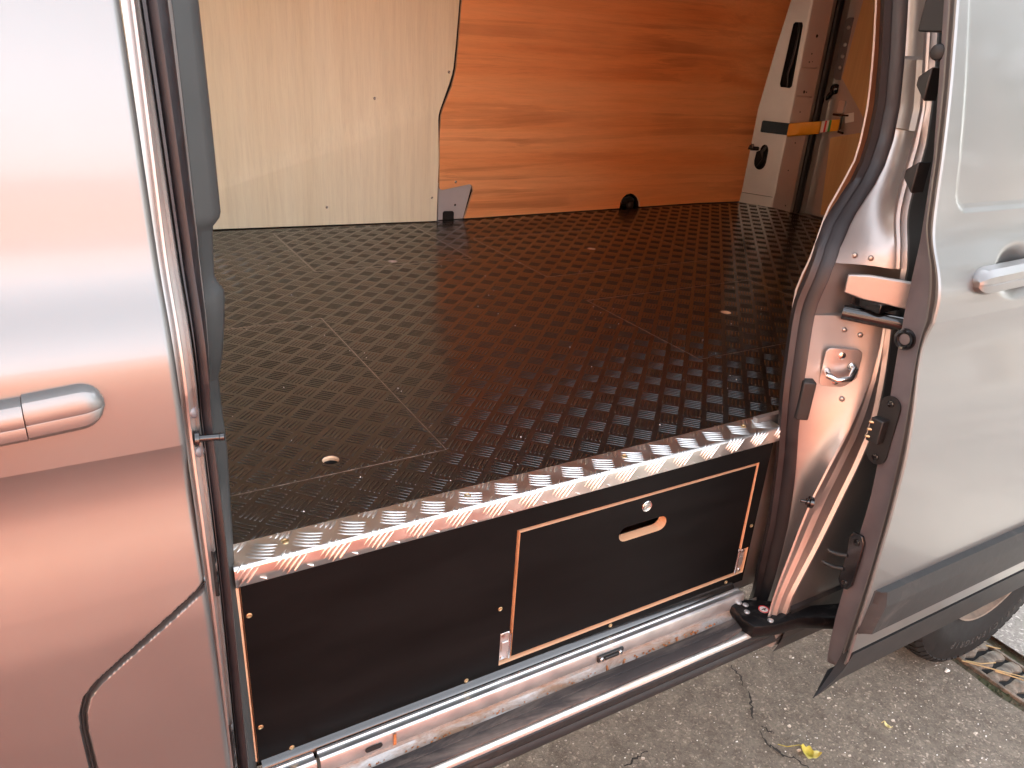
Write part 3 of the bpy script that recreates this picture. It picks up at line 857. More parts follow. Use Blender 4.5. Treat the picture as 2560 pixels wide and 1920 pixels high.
o4, a4, n4 = on_j(-.105, 1.0)
add('threaded_stud', MB().lathe(o4, (n4 + Vector((0, 0, .1))), [(.010, -.003), (.010, .003), (.006, .004), (.006, .007), (.0025, .0075), (.0025, .017)], 14), 'black_gloss', c_pillar, smooth=40)

# --- rear wheel
wc = Vector((1.87, -.03, -.555))
def tyre_sec(a):
    prof = [(.345, .195), (.345, .03), (.340, .012), (.325, .002), (.300, 0), (.295, -.002), (.262, -.002), (.256, 0), (.235, .004), (.216, .012), (.208, .02)]
    return [(wc.x + r * math.cos(a), wc.y + y, wc.z + r * math.sin(a)) for r, y in prof]
wheel = add('wheel', MB().loft([tyre_sec(2 * math.pi * k / 72) for k in range(73)]), 'tyre', van, smooth=50)
mb = MB()
for k in range(66):                                                 # shoulder tread blocks
    a0, a1 = 2 * math.pi * k / 66, 2 * math.pi * (k + .72) / 66
    secs = []
    for a in (a0, a1):
        secs.append([(wc.x + r * math.cos(a + sh), wc.y + y, wc.z + r * math.sin(a + sh)) for r, y, sh in ((.3445, .066, .03), (.3505, .064, .03), (.3505, .034, 0), (.3445, .012, 0), (.330, .0015, 0), (.327, .004, 0))])
    mb.loft(secs, cap=False); mb.f.append(tuple(len(mb.v) - 12 + i for i in range(6))); mb.f.append(tuple(len(mb.v) - 6 + i for i in range(6))); mb.mi += [0, 0]
add('tread_blocks', mb, 'tyre', wheel, kind='stuff')
rp = [(.209, .014), (.207, .004), (.203, .006), (.198, .022), (.185, .034), (.150, .034), (.120, .022), (.085, .016), (.075, .006), (.055, .002), (.04, .0), (.0, .0)]
add('rim', MB().loft([[(wc.x + r * math.cos(a), wc.y + y, wc.z + r * math.sin(a)) for r, y in rp] for a in [2 * math.pi * k / 60 for k in range(61)]]), 'rim', wheel, smooth=40)
for k in range(10):
    a = 2 * math.pi * k / 10 + .2
    c = Vector((wc.x + .168 * math.cos(a), wc.y + .0335, wc.z + .168 * math.sin(a)))
    add('vent_hole', MB().lathe(c, (0, -1, 0), [(.016, 0), (.016, .0006)], 14), 'dark_void', wheel)
for k in range(5):
    a = 2 * math.pi * k / 5 + .5
    c = Vector((wc.x + .066 * math.cos(a), wc.y + .008, wc.z + .066 * math.sin(a)))
    add('wheel_nut', MB().lathe(c, (0, -1, 0), [(.012, 0), (.011, .014), (.006, .018)], 6), 'rim', wheel)
# raised tyre lettering along the sidewall
txt = 'EFFICIENTGRIP'
for i, ch in enumerate(txt):
    cu = bpy.data.curves.new('tyre_letter', 'FONT')
    cu.body = ch; cu.size = .030; cu.extrude = .0006; cu.align_x = 'CENTER'; cu.align_y = 'CENTER'
    tmp = bpy.data.objects.new('tyre_letter_source', cu); COL.objects.link(tmp)
    dg = bpy.context.evaluated_depsgraph_get()
    me = bpy.data.meshes.new_from_object(tmp.evaluated_get(dg))
    bpy.data.objects.remove(tmp)
    me.materials.clear(); me.materials.append(MATS['tyre_letter'])
    a = R(-50 - i * 5.4)
    o = put('tyre_letter', me, wc + Vector((.279 * math.cos(a), -.0024, .279 * math.sin(a))), wheel)
    # text faces -y; tops point outwards
    o.rotation_euler = (R(90), 0, 0)
    o.rotation_euler = (Matrix.Rotation(-(a - R(90)), 3, 'Y') @ Matrix.Rotation(R(90), 3, 'X')).to_euler()

# --- far wall: two plywood panels with the steel bracket between them
def wall(x): return float(np.interp(x, [-.1, .28, .99, 1.10, 1.85, 2.55], [1.705, 1.668, 1.610, 1.622, 1.640, 1.667]))
def onwall(u, v, t): return (u, wall(u) + t, v)
FR = [(.990, .003), (.992, .11), (.994, .202), (.989, .329), (.990, .345), (.994, .360), (1.004, .385), (1.026, .439), (1.036, .468), (1.041, .488), (1.048, .56), (1.057, .684), (1.068, .98)]
sx = list(np.linspace(-.04, .95, 12))
outl = [(x, .003) for x in sx] + FR + [(x, .98) for x in sx[::-1]]
panel_a = add('plywood_panel', MB().plate(outl, [], onwall, .009, 0, 1), ['ply_pale', 'ply_edge'], van)
tag(panel_a, label='pale plywood panel with upright grain')
RL = [(1.100, .0), (1.131, .095), (1.128, .112), (1.122, .118), (1.114, .1205), (1.008, .1065), (1.000, .110), (.9965, .118), (.9955, .20), (.9945, .291), (.998, .345), (1.003, .362), (1.012, .382), (1.036, .434), (1.046, .470), (1.050, .488), (1.056, .56), (1.064, .685), (1.076, .98)]
hole_c = [(1.788, .0), (1.790, .022), (1.799, .040), (1.815, .052), (1.836, .056), (1.858, .050), (1.878, .036), (1.890, .018), (1.894, .0)]
sx2 = list(np.linspace(1.15, 1.75, 8)); sx3 = list(np.linspace(1.95, 2.10, 4))
def on2(u, v, t): return (u, wall(u) - .004 + t, v)
outl = [(1.100, .0035)] + [(x, .0035) for x in sx2] + [(u, v + .0035) for u, v in hole_c] + [(x, .0035) for x in sx3] + [(x, .98) for x in (sx3[::-1] + sx2[::-1])] + RL[::-1][:-1]
DP0, DP1 = Vector((2.432, 1.655, 0)), Vector((2.5, 1.505, 0))
du = (DP1 - DP0).normalized()
def left_u(z): return float(np.interp(z, [0, .386, .615, .773, 1.0], [.022, .030, .057, .080, .112]))
pb = MB().plate(outl, [], on2, .009, 0, 1)
ends = []
for z in [.0035, .1, .2, .3, .386, .45, .5, .56, .615, .7, .773, .85, .98]:
    e = DP0 + du * (left_u(z) + .001); row = []
    for k in range(17):
        t = k / 16; x = 2.10 + (e.x - 2.10) * t; q = t * t * (3 - 2 * t)
        row.append((x, (wall(x) - .004) * (1 - q) + (e.y + .0012) * q, z))
    ends.append(row)
pb.loft(ends)                                                      # the board bends in to meet the leaning pillar
panel_b = add('plywood_panel', pb, ['ply_orange', 'ply_edge'], van)
tag(panel_b, label='orange plywood panel with dark streaked grain')
SCREW = mesh_from(MB().lathe((0, 0, 0), (0, -1, 0), [(.0046, -.001), (.0044, .0008), (.003, .0018), (.0012, .0014)], 12), 'screw', ['steel_bright'], smooth=40)
for x, z in ((.78, .391), (1.025, .476), (.972, .082), (.2, .85), (.5, .80), (.62, .06)): put('screw', SCREW, (x, wall(x) - .0005, z), panel_a)
for x, z in ((1.094, .537), (1.06, .131), (2.436, .538), (2.393, .205), (1.7, .92), (1.4, .90)): put('screw', SCREW, (x, wall(x) - .0045, z), panel_b)
# steel body rib showing between and below the boards
mb = MB()
br = [(.994, .002), (1.020, .002), (1.020, .026), (1.025, .031), (1.058, .030), (1.064, .024), (1.064, .002), (1.098, .002), (1.132, .130), (.994, .125)]
mb.plate(br, [circ(1.067, .050, .0042, 12)], lambda u, v, t: (u, 1.6265 + t, v), .002)
mb.loft([[(.9935, 1.607, z), (.9945, 1.619, z), (.9985, 1.6265, z)] for z in (.002, .13)])
plain('rib_paint', (0.56, 0.56, 0.57), 0.4, 0.3, var=0.04)
rib = add('body_rib', mb, 'rib_paint', van, smooth=40)
add('rib_back', MB().box(.985, 1.14, 1.634, 1.64, .0, .98), 'dark_void', van)
# lamp socket behind the round cut-out
mb = MB().lathe((1.842, 1.668, .010), (0, -1, 0), [(.052, -.004), (.052, .006), (.046, .008), (.043, -.002), (.0, -.003)], 28)
so = add('cutout_fitting', mb, 'black_gloss', van, smooth=40)
add('fitting_knob', MB().tube([(1.815, 1.662, .024), (1.842, 1.648, .034), (1.862, 1.655, .026)], .012, 10).lathe((1.855, 1.66, .010), (0, -1, 0), [(.016, 0), (.016, .01), (.01, .016)], 14), 'dark_wire', so, smooth=60)
add('dark_backing', MB().box(1.76, 1.94, 1.672, 1.676, -.02, .09), 'dark_void', van)

# --- rear pillar (far corner)
DP0, DP1 = Vector((2.432, 1.655, 0)), Vector((2.5, 1.505, 0))
du = (DP1 - DP0).normalized(); dn = Vector((du.y, -du.x, 0))
if dn.x > 0: dn = -dn
DL = (DP1 - DP0).length
def dpt(u, v, t): return DP0 + du * u + Vector((0, 0, v)) - dn * t
def left_u(z): return float(np.interp(z, [0, .386, .615, .773, 1.0], [.022, .030, .057, .080, .112]))
slot = [(.118, .478), (.143, .474), (.150, .484), (.134, .700), (.128, .710), (.106, .712), (.099, .702), (.101, .620), (.1145, .486)]
slot = [(.0985, .485), (.104, .473), (.142, .472), (.149, .480), (.146, .700), (.141, .711), (.113, .711), (.107, .703)]
bigh = [(.040 + x, y) for x, y in []]
bigh = [(.078 + .026 * math.cos(a), .178 + .034 * math.sin(a)) for a in np.linspace(-math.pi, 0, 9)] + [(.104, .222)] + [(.086 + .018 * math.cos(a), .222 + .026 * math.sin(a)) for a in np.linspace(.2, math.pi, 8)] + [(.054, .215)]
zs_l = [1.0, .9, .773, .70, .615, .5, .386, .30, .2, .1, .043]
outl = [(DL - .006, .043), (DL - .006, 1.0)] + [(left_u(z), z) for z in zs_l]
mb = MB().plate(outl, [slot, bigh], dpt, .003)
# rounded corner to the jamb, and the jamb facing the door
mb.loft([[dpt(DL - .006, z, 0), dpt(DL - .001, z, .0012), (2.5015, 1.500, z), (2.503, 1.494, z), (2.505, 1.412, z), (2.52, 1.410, z)] for z in (.0, .4, 1.0)])
mb.plate([(.018, .0), (DL - .006, .0), (DL - .006, .041), (.018, .041)], [], lambda u, v, t: dpt(u, v, t - .0012), .003)
d_pillar = add('rear_corner_pillar', mb, 'paint_inner', van, smooth=45)
add('pillar_cavity', MB().loft([[dpt(.02, z, .05), dpt(DL - .01, z, .05)] for z in (.0, 1.0)]), 'dark_void', van)
add('pillar_wire', MB().tube([dpt(.125, .47, .03), dpt(.118, .52, .02), dpt(.128, .60, .022), dpt(.132, .66, .018), dpt(.124, .72, .03)], .007, 8), 'dark_wire', d_pillar, smooth=60)
add('pillar_wire', MB().tube([dpt(.060, .15, .03), dpt(.082, .185, .022), (dpt(.072, .215, .02)), dpt(.09, .25, .03)], .006, 8), 'dark_wire', d_pillar, smooth=60)
mb = MB().tube([dpt(.060, .228, .004), dpt(.040, .226, -.010), dpt(.024, .232, -.014)], [.009, .008, .010], 10).tube([dpt(.040, .220, -.012), dpt(.036, .245, -.012)], .006, 8)
add('cable_clip', mb, 'black_gloss', d_pillar, smooth=60)
for (y_, z_, r_) in ((1.455, .665, .006), (1.462, .602, .003), (1.466, .572, .003), (1.452, .574, .002), (1.462, .463, .006), (1.450, .463, .003), (1.462, .388, .003), (1.455, .27, .003), (1.462, .16, .0028), (1.455, .060, .0045), (1.44, .02, .003)):
    add('pillar_hole', MB().lathe((2.5035 + (1.494 - y_) * .024, y_, z_), (-1, 0, 0), [(r_, 0), (r_, .0006)], 12), 'dark_void', d_pillar)
for (y_, z_) in ((1.456, .447), (1.46, .552)):
    add('pillar_step', MB().box(2.4985, 2.506, y_ - .035, y_ + .033, z_ - .003, z_ + .003), 'paint_inner', d_pillar, bevel=.002)
add('pillar_screw', MB().lathe((2.5045, 1.457, .060), (-1, 0, 0), [(.009, -.001), (.008, .001), (.0046, .0012)], 14), 'paint_inner', d_pillar, smooth=40)
# yellow check strap between the pillar and the rear door
strap_b = MB()
def bp_(u, v, t): return dpt(u, v, -t)
strap_b.plate(rrect(.062, DL + .028, .296, .342, .006), [], bp_, .020)
strap_br = add('strap_bracket', strap_b, 'black_gloss', d_pillar, bevel=.002)
add('strap_bracket_lip', MB().loft([[bp_(.058, z, .0), bp_(.058, z, .024), bp_(DL + .012, z, .026)] for z in (.343, .347)]).loft([[bp_(.058, z, .0), bp_(.058, z, .024), bp_(DL + .012, z, .026)] for z in (.290, .295)]), 'paint_inner', d_pillar)
secs = []
for t in np.linspace(0, 1, 10):
    x = 2.478 + .055 * t - .010 * math.sin(math.pi * t); y = 1.478 - .105 * t; zc = .317 + .022 * t; hh = .026 - .002 * t
    secs.append([(x, y, zc - hh), (x - .006, y, zc - hh + .004), (x - .006, y, zc + hh - .004), (x, y, zc + hh), (x + .004, y, zc)])
add('check_strap', MB().loft(secs, closed=True, cap=True), 'strap_yellow', van, smooth=50)
mb = MB()
def sp(t, v): return (2.536 + .006 * t, 1.373 - .075 * t, .3415 + .016 * t + v)
for t0, t1, m_ in ((0, .18, 0), (.18, .30, 1), (.30, .42, 0), (.42, .56, 2), (.56, 1.0, 3)):
    mb.add([sp(t0, -.022), sp(t1, -.021), sp(t1, .021), sp(t0, .022), *[(x + .004, y, z) for x, y, z in (sp(t0, -.022), sp(t1, -.021), sp(t1, .021), sp(t0, .022))]],
           [(0, 1, 2, 3), (7, 6, 5, 4), (0, 4, 5, 1), (3, 2, 6, 7), (0, 3, 7, 4), (1, 5, 6, 2)], m_)
add('strap_end', mb, ['sticker_white', 'sticker_red', 'sticker_green', 'strap_yellow'], van)
add('strap_clip', MB().tube([(2.545, 1.335, .392), (2.541, 1.30, .393), (2.540, 1.290, .39), (2.541, 1.288, .345), (2.543, 1.294, .333), (2.541, 1.27, .330)], .0045, 8).tube([(2.541, 1.30, .393), (2.542, 1.265, .395)], .0035, 8), 'black_gloss', van, smooth=60)
# closed rear door with its plywood boards
rd = MB()
def onrear(u, v, t): return (2.555 + t, u, v)
rd.plate([(1.345, .0), (1.345, 1.0), (.10, 1.0), (.10, .0)], [], onrear, .01)
rd.loft([[(2.555, 1.345, z), (2.580, 1.350, z), (2.582, 1.398, z), (2.560, 1.405, z)] for z in (-.02, 1.0)])
rear_door = add('rear_door', rd, 'paint_inner', van, smooth=30)
add('rear_door_seal', MB().loft([[(2.552, 1.436, z), (2.538, 1.430, z), (2.533, 1.419, z), (2.540, 1.409, z), (2.556, 1.406, z)] for z in (-.01, 1.0)]), 'seal_rubber', van, smooth=60)
def onrb(u, v, t): return (2.5535 - t, u, v)
add('door_board', MB().plate([(1.296, .012), (1.328, .303), (1.318, .309), (1.19, .343), (.15, .372), (.15, .012)], [], onrb, .004, 0, 1), ['ply_door', 'ply_edge'], rear_door)
add('door_board', MB().plate([(1.305, .98), (1.336, .524), (1.20, .393), (.15, .425), (.15, .98)], [], onrb, .004, 0, 1), ['ply_door', 'ply_edge'], rear_door)
pp = rrect(1.352, 1.396, .515, .735, .02)
hinge_cover = add('hinge_cover', MB().plate(pp, [], lambda u, v, t: (2.580 - t, u, v), .008), 'paint_frame', rear_door, bevel=.003)
for z_ in (.56, .60, .64, .70):
    add('bolt', MB().lathe((2.572, 1.372, z_), (-1, 0, 0), [(.008, 0), (.007, .004), (.004, .006)], 12), 'paint_inner', rear_door, smooth=40)
add('bump_stop', MB().lathe((2.580, 1.378, .482), (-1, 0, 0), [(.020, 0), (.019, .010), (.012, .016)], 18).tube([(2.576, 1.385, .47), (2.572, 1.42, .43)], .010, 8), 'black_gloss', rear_door, smooth=50)
add('notice_sticker', MB().plate([(1.291, .398), (1.252, .408), (1.243, .376), (1.280, .366)], [], lambda u, v, t: (2.5544 - t, u, v), .0005), 'sticker_white', rear_door)
add('door_catch', MB().plate(rrect(1.296, 1.325, .40, .445, .006), [], lambda u, v, t: (2.554 - t, u, v), .006), 'steel', rear_door, bevel=.002)
add('door_sill_plate', MB().box(2.507, 2.60, .1, 1.50, -.03, -.006), 'paint_inner', van)

# ------------------------------------------------------------------ raised floor with its storage hatches
rf = thing('raised_floor', (1.2, .8, -.33), 'raised black tread-pattern floor with front flap and bright metal edge inside the van', 'floor unit')
HATCH = [(.004, .343, .160, .800), (.435, .890, 1.150, 1.590), (.988, 1.550, .296, .706), (1.003, 1.610, .916, 1.360)]
HOLES = [(.174, .199), (.663, 1.186), (1.269, .510), (1.307, 1.140)]
G = .0008
flat = lambda u, v, t: (u, v, -t)
mb = MB().plate([(-.012, .040), (2.505, .040), (2.505, 1.70), (-.012, 1.70)], [[(a - G, c - G), (b - G * 0 + G, c - G), (b + G, d + G), (a - G, d + G)] for a, b, c, d in HATCH], flat, .018, 0, 1)
board = add('floor_board', mb, ['floor_rubber', 'board_edge'], rf)
for (a, b, c, d), (hx, hy) in zip(HATCH, HOLES):
    lid = add('hatch_lid', MB().plate([(a, c), (b, c), (b, d), (a, d)], [circ(hx, hy, .0125, 22)], flat, .018, 0, 1), ['floor_rubber', 'board_edge'], rf)
    if hy > 1.15: continue
    add('finger_hole_shade', MB().lathe((hx, hy, -.0175), (0, 0, 1), [(.0123, 0), (.0123, .0100)], 22, cap=False), 'dark_void', lid, smooth=60)  # black ring puts the shade deep in the hole into its colour
    add('finger_hole_edge', MB().lathe((hx, hy, -.0078), (0, 0, 1), [(.0124, 0), (.0124, .0034), (.0119, .0042), (.0124, .0050), (.0124, .0072)], 22, cap=False), 'ply_edge', lid, smooth=60)
add('under_board', MB().box(0, 2.4, .05, 1.6, -.075, -.07), 'dark_void', rf)

# raised five-bar tread pattern
PX, PYY, X0, Y0 = .0268, .0283, .340, .190
HB, WB, TB = .0152, .00145, .0007
def bar_mb(L, w=WB, h=TB):
    n = 5
    def outline(l, ww):
        p = []
        for k in range(n):
            a = -math.pi / 2 + math.pi * k / (n - 1); p.append((l - ww + ww * math.cos(a), ww * math.sin(a)))
        for k in range(n):
            a = math.pi / 2 + math.pi * k / (n - 1); p.append((-l + ww + ww * math.cos(a), ww * math.sin(a)))
        return p
    a, b_, c = outline(L, w), outline(L - w * .35, w * .66), outline(L - w * .9, w * .12)
    V = [(x, y, 0) for x, y in a] + [(x, y, h * .75) for x, y in b_] + [(x, y, h) for x, y in c]
    m = len(a); F = []
    for q in (0, m):
        F += [(q + i, q + (i + 1) % m, q + m + (i + 1) % m, q + m + i) for i in range(m)]
    F.append(tuple(range(2 * m, 3 * m)))
    return V, F
BV, BF = bar_mb(HB)
seams = []
for a, b, c, d in HATCH:
    seams += [('x', a, c, d), ('x', b, c, d), ('y', c, a, b), ('y', d, a, b)]
full, clipped = [], []
camp = Vector((-.11165, -.77256, .58))
for i in range(-60, 100):
    for j in range(-60, 100):
        cx = X0 + PX * (i + j); cy = Y0 + PYY * (j - i)
        if cx < -.03 or cx > 2.52 or cy < .01 or cy > wall(cx) + .02: continue
        ang = -45 if (i + j) % 2 == 0 else 45
        # neighbours along both diagonals alternate direction
        dx, dy = math.cos(R(ang)), math.sin(R(ang))
        for k in range(-2, 3):
            px, py = cx - dy * k * .0071, cy + dx * k * .0071
            t0, t1 = -HB, HB
            # keep to the sheet
            cut = False
            segs = [(t0, t1)]
            for lim, val, sgn, comp in ((.049, py, dy, 0), (0, 0, 0, 1)):
                pass
            def inside(t):
                x, y = px + dx * t, py + dy * t
                if y < .0485 or x < -.011 or x > 2.503 or y > wall(x) - .006: return False
                for hx, hy in HOLES:
                    if (x - hx) ** 2 + (y - hy) ** 2 < .0145 ** 2: return False
                for ax, p, q0, q1 in seams:
                    u, w_ = (x, y) if ax == 'x' else (y, x)
                    if abs(u - p) < .0022 and q0 - .002 < w_ < q1 + .002: return False
                return True
            ok = [inside(t) for t in np.linspace(-HB, HB, 11)]
            if all(ok): full.append((px, py, ang))
            elif any(ok):
                ts = np.linspace(-HB, HB, 11); st = None
                for q in range(12):
                    v_ = ok[q] if q < 11 else False
                    if v_ and st is None: st = q
                    if not v_ and st is not None:
                        if q - 1 - st >= 1:
                            a_, b_ = ts[st], ts[q - 1]; m_ = (a_ + b_) / 2
                            clipped.append((px + dx * m_, py + dy * m_, ang, (b_ - a_) / 2))
                        st = None
def vis_size(p):
    # bars hidden behind the pillars count as small
    x, y, a = p
    t = (0 - camp.y) / (y - camp.y); xo = camp.x + (x - camp.x) * t
    if xo < .0 or xo > .88: return 1e9
    return (Vector((x, y, 0)) - camp).length
full.sort(key=vis_size)
bm_ = MB(); bm_.add(BV, BF)
BAR = mesh_from(bm_, 'tread_bar', ['floor_rubber'], smooth=60, recalc=False)
for x, y, a in full[:300]:
    put('tread_bar', BAR, (x, y, 0), rf, rot=(0, 0, R(a)))
mb = MB()
def addbar(V, F, x, y, a):
    c, s = math.cos(R(a)), math.sin(R(a))
    mb.add([(x + p * c - q * s, y + p * s + q * c, h) for p, q, h in V], F)
for x, y, a in full[300:]: addbar(BV, BF, x, y, a)
for x, y, a, L in clipped:
    V, F = bar_mb(max(L, .0022), min(WB, max(L, .0022) * .8)); addbar(V, F, x, y, a)
add('tread_pattern', mb, 'floor_rubber', rf, smooth=60, kind='stuff', recalc=False)

# chequer-plate aluminium angle along the front edge
ZT_, FY, RR = .0022, -.0022, .005
AL = RR * math.pi / 4
def fold(u, v, h=0.0):
    if v >= AL: return (u, FY + RR + (v - AL), ZT_ + h)
    if v <= -AL: return (u, FY - h, ZT_ - RR - (-v - AL))
    a = math.pi / 4 + v / RR                       # 0 at the front face, 90 deg at the top
    return (u, FY + RR - (RR + h) * math.cos(a), ZT_ - RR + (RR + h) * math.sin(a))
VB, VF = .0475, -.0262
vsamp = [VB, .03, .015, AL] + [AL - AL * 2 * k / 8 for k in range(1, 8)] + [-AL, -.012, VF]
mb = MB().loft([[fold(x, v) for v in vsamp] for x in np.linspace(-.004, .904, 3)])
mb.loft([[fold(x, v, -.002) for v in vsamp] for x in np.linspace(-.004, .904, 3)])
mb.loft([[fold(x, vsamp[-1], 0) for x in (-.004, .904)], [fold(x, vsamp[-1], -.002) for x in (-.004, .904)]])
mb.loft([[fold(.904, v, 0) for v in vsamp], [fold(.904, v, -.002) for v in vsamp]])
trim = add('edge_trim', mb, 'aluminium', rf, smooth=40)
def lens(uc, vc, ang, L, w, h):
    ts = []
    for k in range(9):
        t = -1 + 2 * k / 8
        u = uc + math.cos(R(ang)) * L * t; v = vc + math.sin(R(ang)) * L * t - .0012 * (1 - t * t) * math.cos(R(ang))
        if VF + .0006 < v < VB - .0004 and -.003 < u < .903: ts.append((u, v, max(.06, (1 - t * t))))
    if len(ts) < 2: return None
    m = MB(); nx, ny = -math.sin(R(ang)), math.cos(R(ang))
    secs = []
    for u, v, e in ts:
        row = []
        for s_, hh in ((-1, -.0003), (-.62, .62), (0, 1), (.62, .62), (1, -.0003)):
            row.append(fold(u + nx * s_ * w * e ** .7, max(VF, min(VB, v + ny * s_ * w * e ** .7)), h * hh * (e ** .6) if hh > 0 else hh))
        secs.append(row)
    return m.loft(secs)
for k in range(-1, 17):
    for uc, vc, ang in ((.032 + .0565 * k, .0215, -27), (.0605 + .0565 * k, -.0085, 52), (.0620 + .0565 * k, .0505, 52), (.0325 + .0565 * k, -.0385, -27)):
        for q in range(-2, 3):
            m = lens(uc - math.sin(R(ang)) * q * .0064, vc + math.cos(R(ang)) * q * .0064, ang, .0165, .0024, .0013)
            if m: add('tread_bar', m, 'aluminium', trim, smooth=60)
SCB = mesh_from(MB().lathe((0, 0, 0), (0, 0, 1), [(.0050, -.001), (.0048, .0008), (.0032, .0012), (.0028, .0002), (.0, .0)], 14), 'screw', ['brass'], smooth=35)
for x in (.062, .313, .585, .840): put('screw', SCB, (x, .026, ZT_ + .0006), trim)

# front panel with the drop flap
front = lambda u, v, t: (u, t, v)
opening = [(.382, -.059), (.868, -.061), (.871, -.246), (.889, -.246), (.889, -.303), (.366, -.307), (.366, -.244), (.382, -.244)]
mb = MB().plate([(.001, -.323), (.893, -.323), (.893, -.0015), (.001, -.0015)], [opening], front, .018, 0, 1)
fp = add('front_panel', mb, ['phenolic_black', 'ply_edge'], rf)
flap_f = lambda u, v, t: (u, .0012 + t, v)
mb = MB().plate([(.3885, -.2985), (.8655, -.2970), (.8640, -.0665), (.3885, -.0660)], [stadium(.6235, -.128, .0350, .0138, 8)], flap_f, .018, 0, 1)
flap = add('flap_door', mb, ['phenolic_black', 'ply_edge'], rf)
mb = MB().lathe((.6238, .0012, -.0845), (0, -1, 0), [(.0098, -.001), (.0098, .0012), (.0088, .0022), (.0070, .0018), (.0066, .0008), (.0040, .0008), (.0036, .0020), (.0, .0022)], 26)
add('cam_lock', mb, 'steel_bright', flap, smooth=35)
for hx, sgn in ((.3765, 1), (.8785, -1)):
    mb = MB().box(hx - .0085, hx + .0085, .004, .0075, -.302, -.2485)
    mb.box(hx - .006, hx + .006, .0015, .004, -.285, -.265)
    hg = add('hinge', mb, 'steel', flap, bevel=.001)
    add('hinge_pin', MB().tube([(hx + .008 * sgn, .003, -.300), (hx + .008 * sgn, .003, -.251)], .0028, 10), 'steel_bright', flap, smooth=60)
    for zz_ in (-.297, -.254):
        add('screw', MB().lathe((hx - .003 * sgn, .004, zz_), (0, -1, 0), [(.0036, 0), (.003, .0014)], 10), 'steel_bright', flap, smooth=40)
SCF = mesh_from(MB().lathe((0, 0, 0), (0, -1, 0), [(.0038, -.001), (.0037, .0006), (.0026, .0010), (.0022, .0002), (.0, .0)], 14), 'screw', ['brass'], smooth=35)
for x, z in ((.0075, -.072), (.0075, -.257), (.045, -.314), (.310, -.3125), (.362, -.194), (.582, -.311), (.848, -.312), (.884, -.197)): put('screw', SCF, (x, -.0003, z), fp)
add('panel_edge_batten', MB().box(-.006, -.0005, .003, .02, -.32, -.03), 'ply_edge', rf)
add('box_interior', MB().box(.03, .88, .30, .31, -.32, -.03).box(.02, .03, .02, .31, -.32, -.03).box(.88, .89, .02, .31, -.32, -.03), 'ply_brown', rf)
# rubber edge rolled over at the foot of the panel
mb = MB()
secs = []
rn = random.Random(5)
for i in range(120):
    x = .004 + .860 * i / 119; w = rn.uniform(-.00025, .00025)
    secs.append([(x, .0005, -.3170), (x, -.0025, -.3182 + w), (x, -.0060 + w, -.3205), (x, -.0088, -.3240 + w), (x, -.0102, -.3290), (x, -.0095, -.341)])
mb.loft(secs)
add('rolled_rubber_edge', mb, 'floor_rubber', rf, smooth=50)
# dust specks on the floor
mb = MB(); rn = random.Random(11)
for i in range(90):
    x, y = rn.uniform(.05, 1.5), rn.uniform(.06, 1.3); s = rn.uniform(.0005, .0013)
    mb.add([(x - s, y - s * .5, .0012), (x + s, y - s, .0012), (x + s * .3, y + s, .0012), (x, y, .0012 + s)], [(0, 1, 3), (1, 2, 3), (2, 0, 3)])
add('dust_specks', mb, 'white_chip', rf, kind='stuff')

# ------------------------------------------------------------------ on the ground
def crack(path, w):
    rn = random.Random(int(path[0][0] * 1000)); P = []
    for (ax, ay), (bx, by) in zip(path[:-1], path[1:]):
        for k in range(7):
            t = k / 7; P.append((ax + (bx - ax) * t + rn.uniform(-.004, .004), ay + (by - ay) * t + rn.uniform(-.004, .004)))
    P.append(path[-1]); n = len(P); secs = []
    for i, (x, y) in enumerate(P):
        tx, ty = P[min(i + 1, n - 1)][0] - P[max(i - 1, 0)][0], P[min(i + 1, n - 1)][1] - P[max(i - 1, 0)][1]
        L = math.hypot(tx, ty) or 1; ww = .7 * w * math.sin(math.pi * (i + .4) / (n)) ** .5 * rn.uniform(.4, 1.3)
        secs.append([(x - ty / L * ww, y + tx / L * ww, GZ + .004), (x + ty / L * ww, y - tx / L * ww, GZ + .004)])
    return MB().loft(secs)
drv = bpy.data.objects['driveway']
for path, w in (([(1.146, .050), (1.134, .014), (1.14, -.016), (1.161, -.042), (1.172, -.085)], .0042), ([(1.238, .245), (1.231, .2), (1.215, .172)], .0035), ([(1.215, .152), (1.187, .119), (1.160, .085)], .0045), ([(.79, .118), (.83, .127), (.866, .127)], .0035), ([(1.16, .06), (1.172, .03)], .003)):
    add('crack', crack(path, w), 'crack', drv)
mb = MB(); rn = random.Random(21)
def chips(n, cols, smin, smax, pale):
    m = MB()
    for i in range(n):
        x, y = rn.uniform(.35, 1.80), rn.uniform(-.40, .60); s = rn.uniform(smin, smax) * (1 if rn.random() > .08 else 1.8); a = rn.uniform(0, 6.28)
        V = []
        for k in range(5):
            b_ = a + 6.283 * k / 5; rr = s * rn.uniform(.5, 1.2); V.append((x + rr * math.cos(b_), y + rr * .7 * math.sin(b_), GZ + .0005))
        V.append((x, y, GZ + s * .45))
        m.add(V, [(k, (k + 1) % 5, 5) for k in range(5)])
    return m
add('pale_chippings', chips(420, 0, .0010, .0028, 1), 'white_chip', kind='stuff', label='pale stone chippings scattered over the tarmac', cat='chippings')
add('brown_chippings', chips(900, 0, .0014, .0042, 0), 'chip_mix', kind='stuff', label='grey and brown grit scattered over the tarmac', cat='grit')

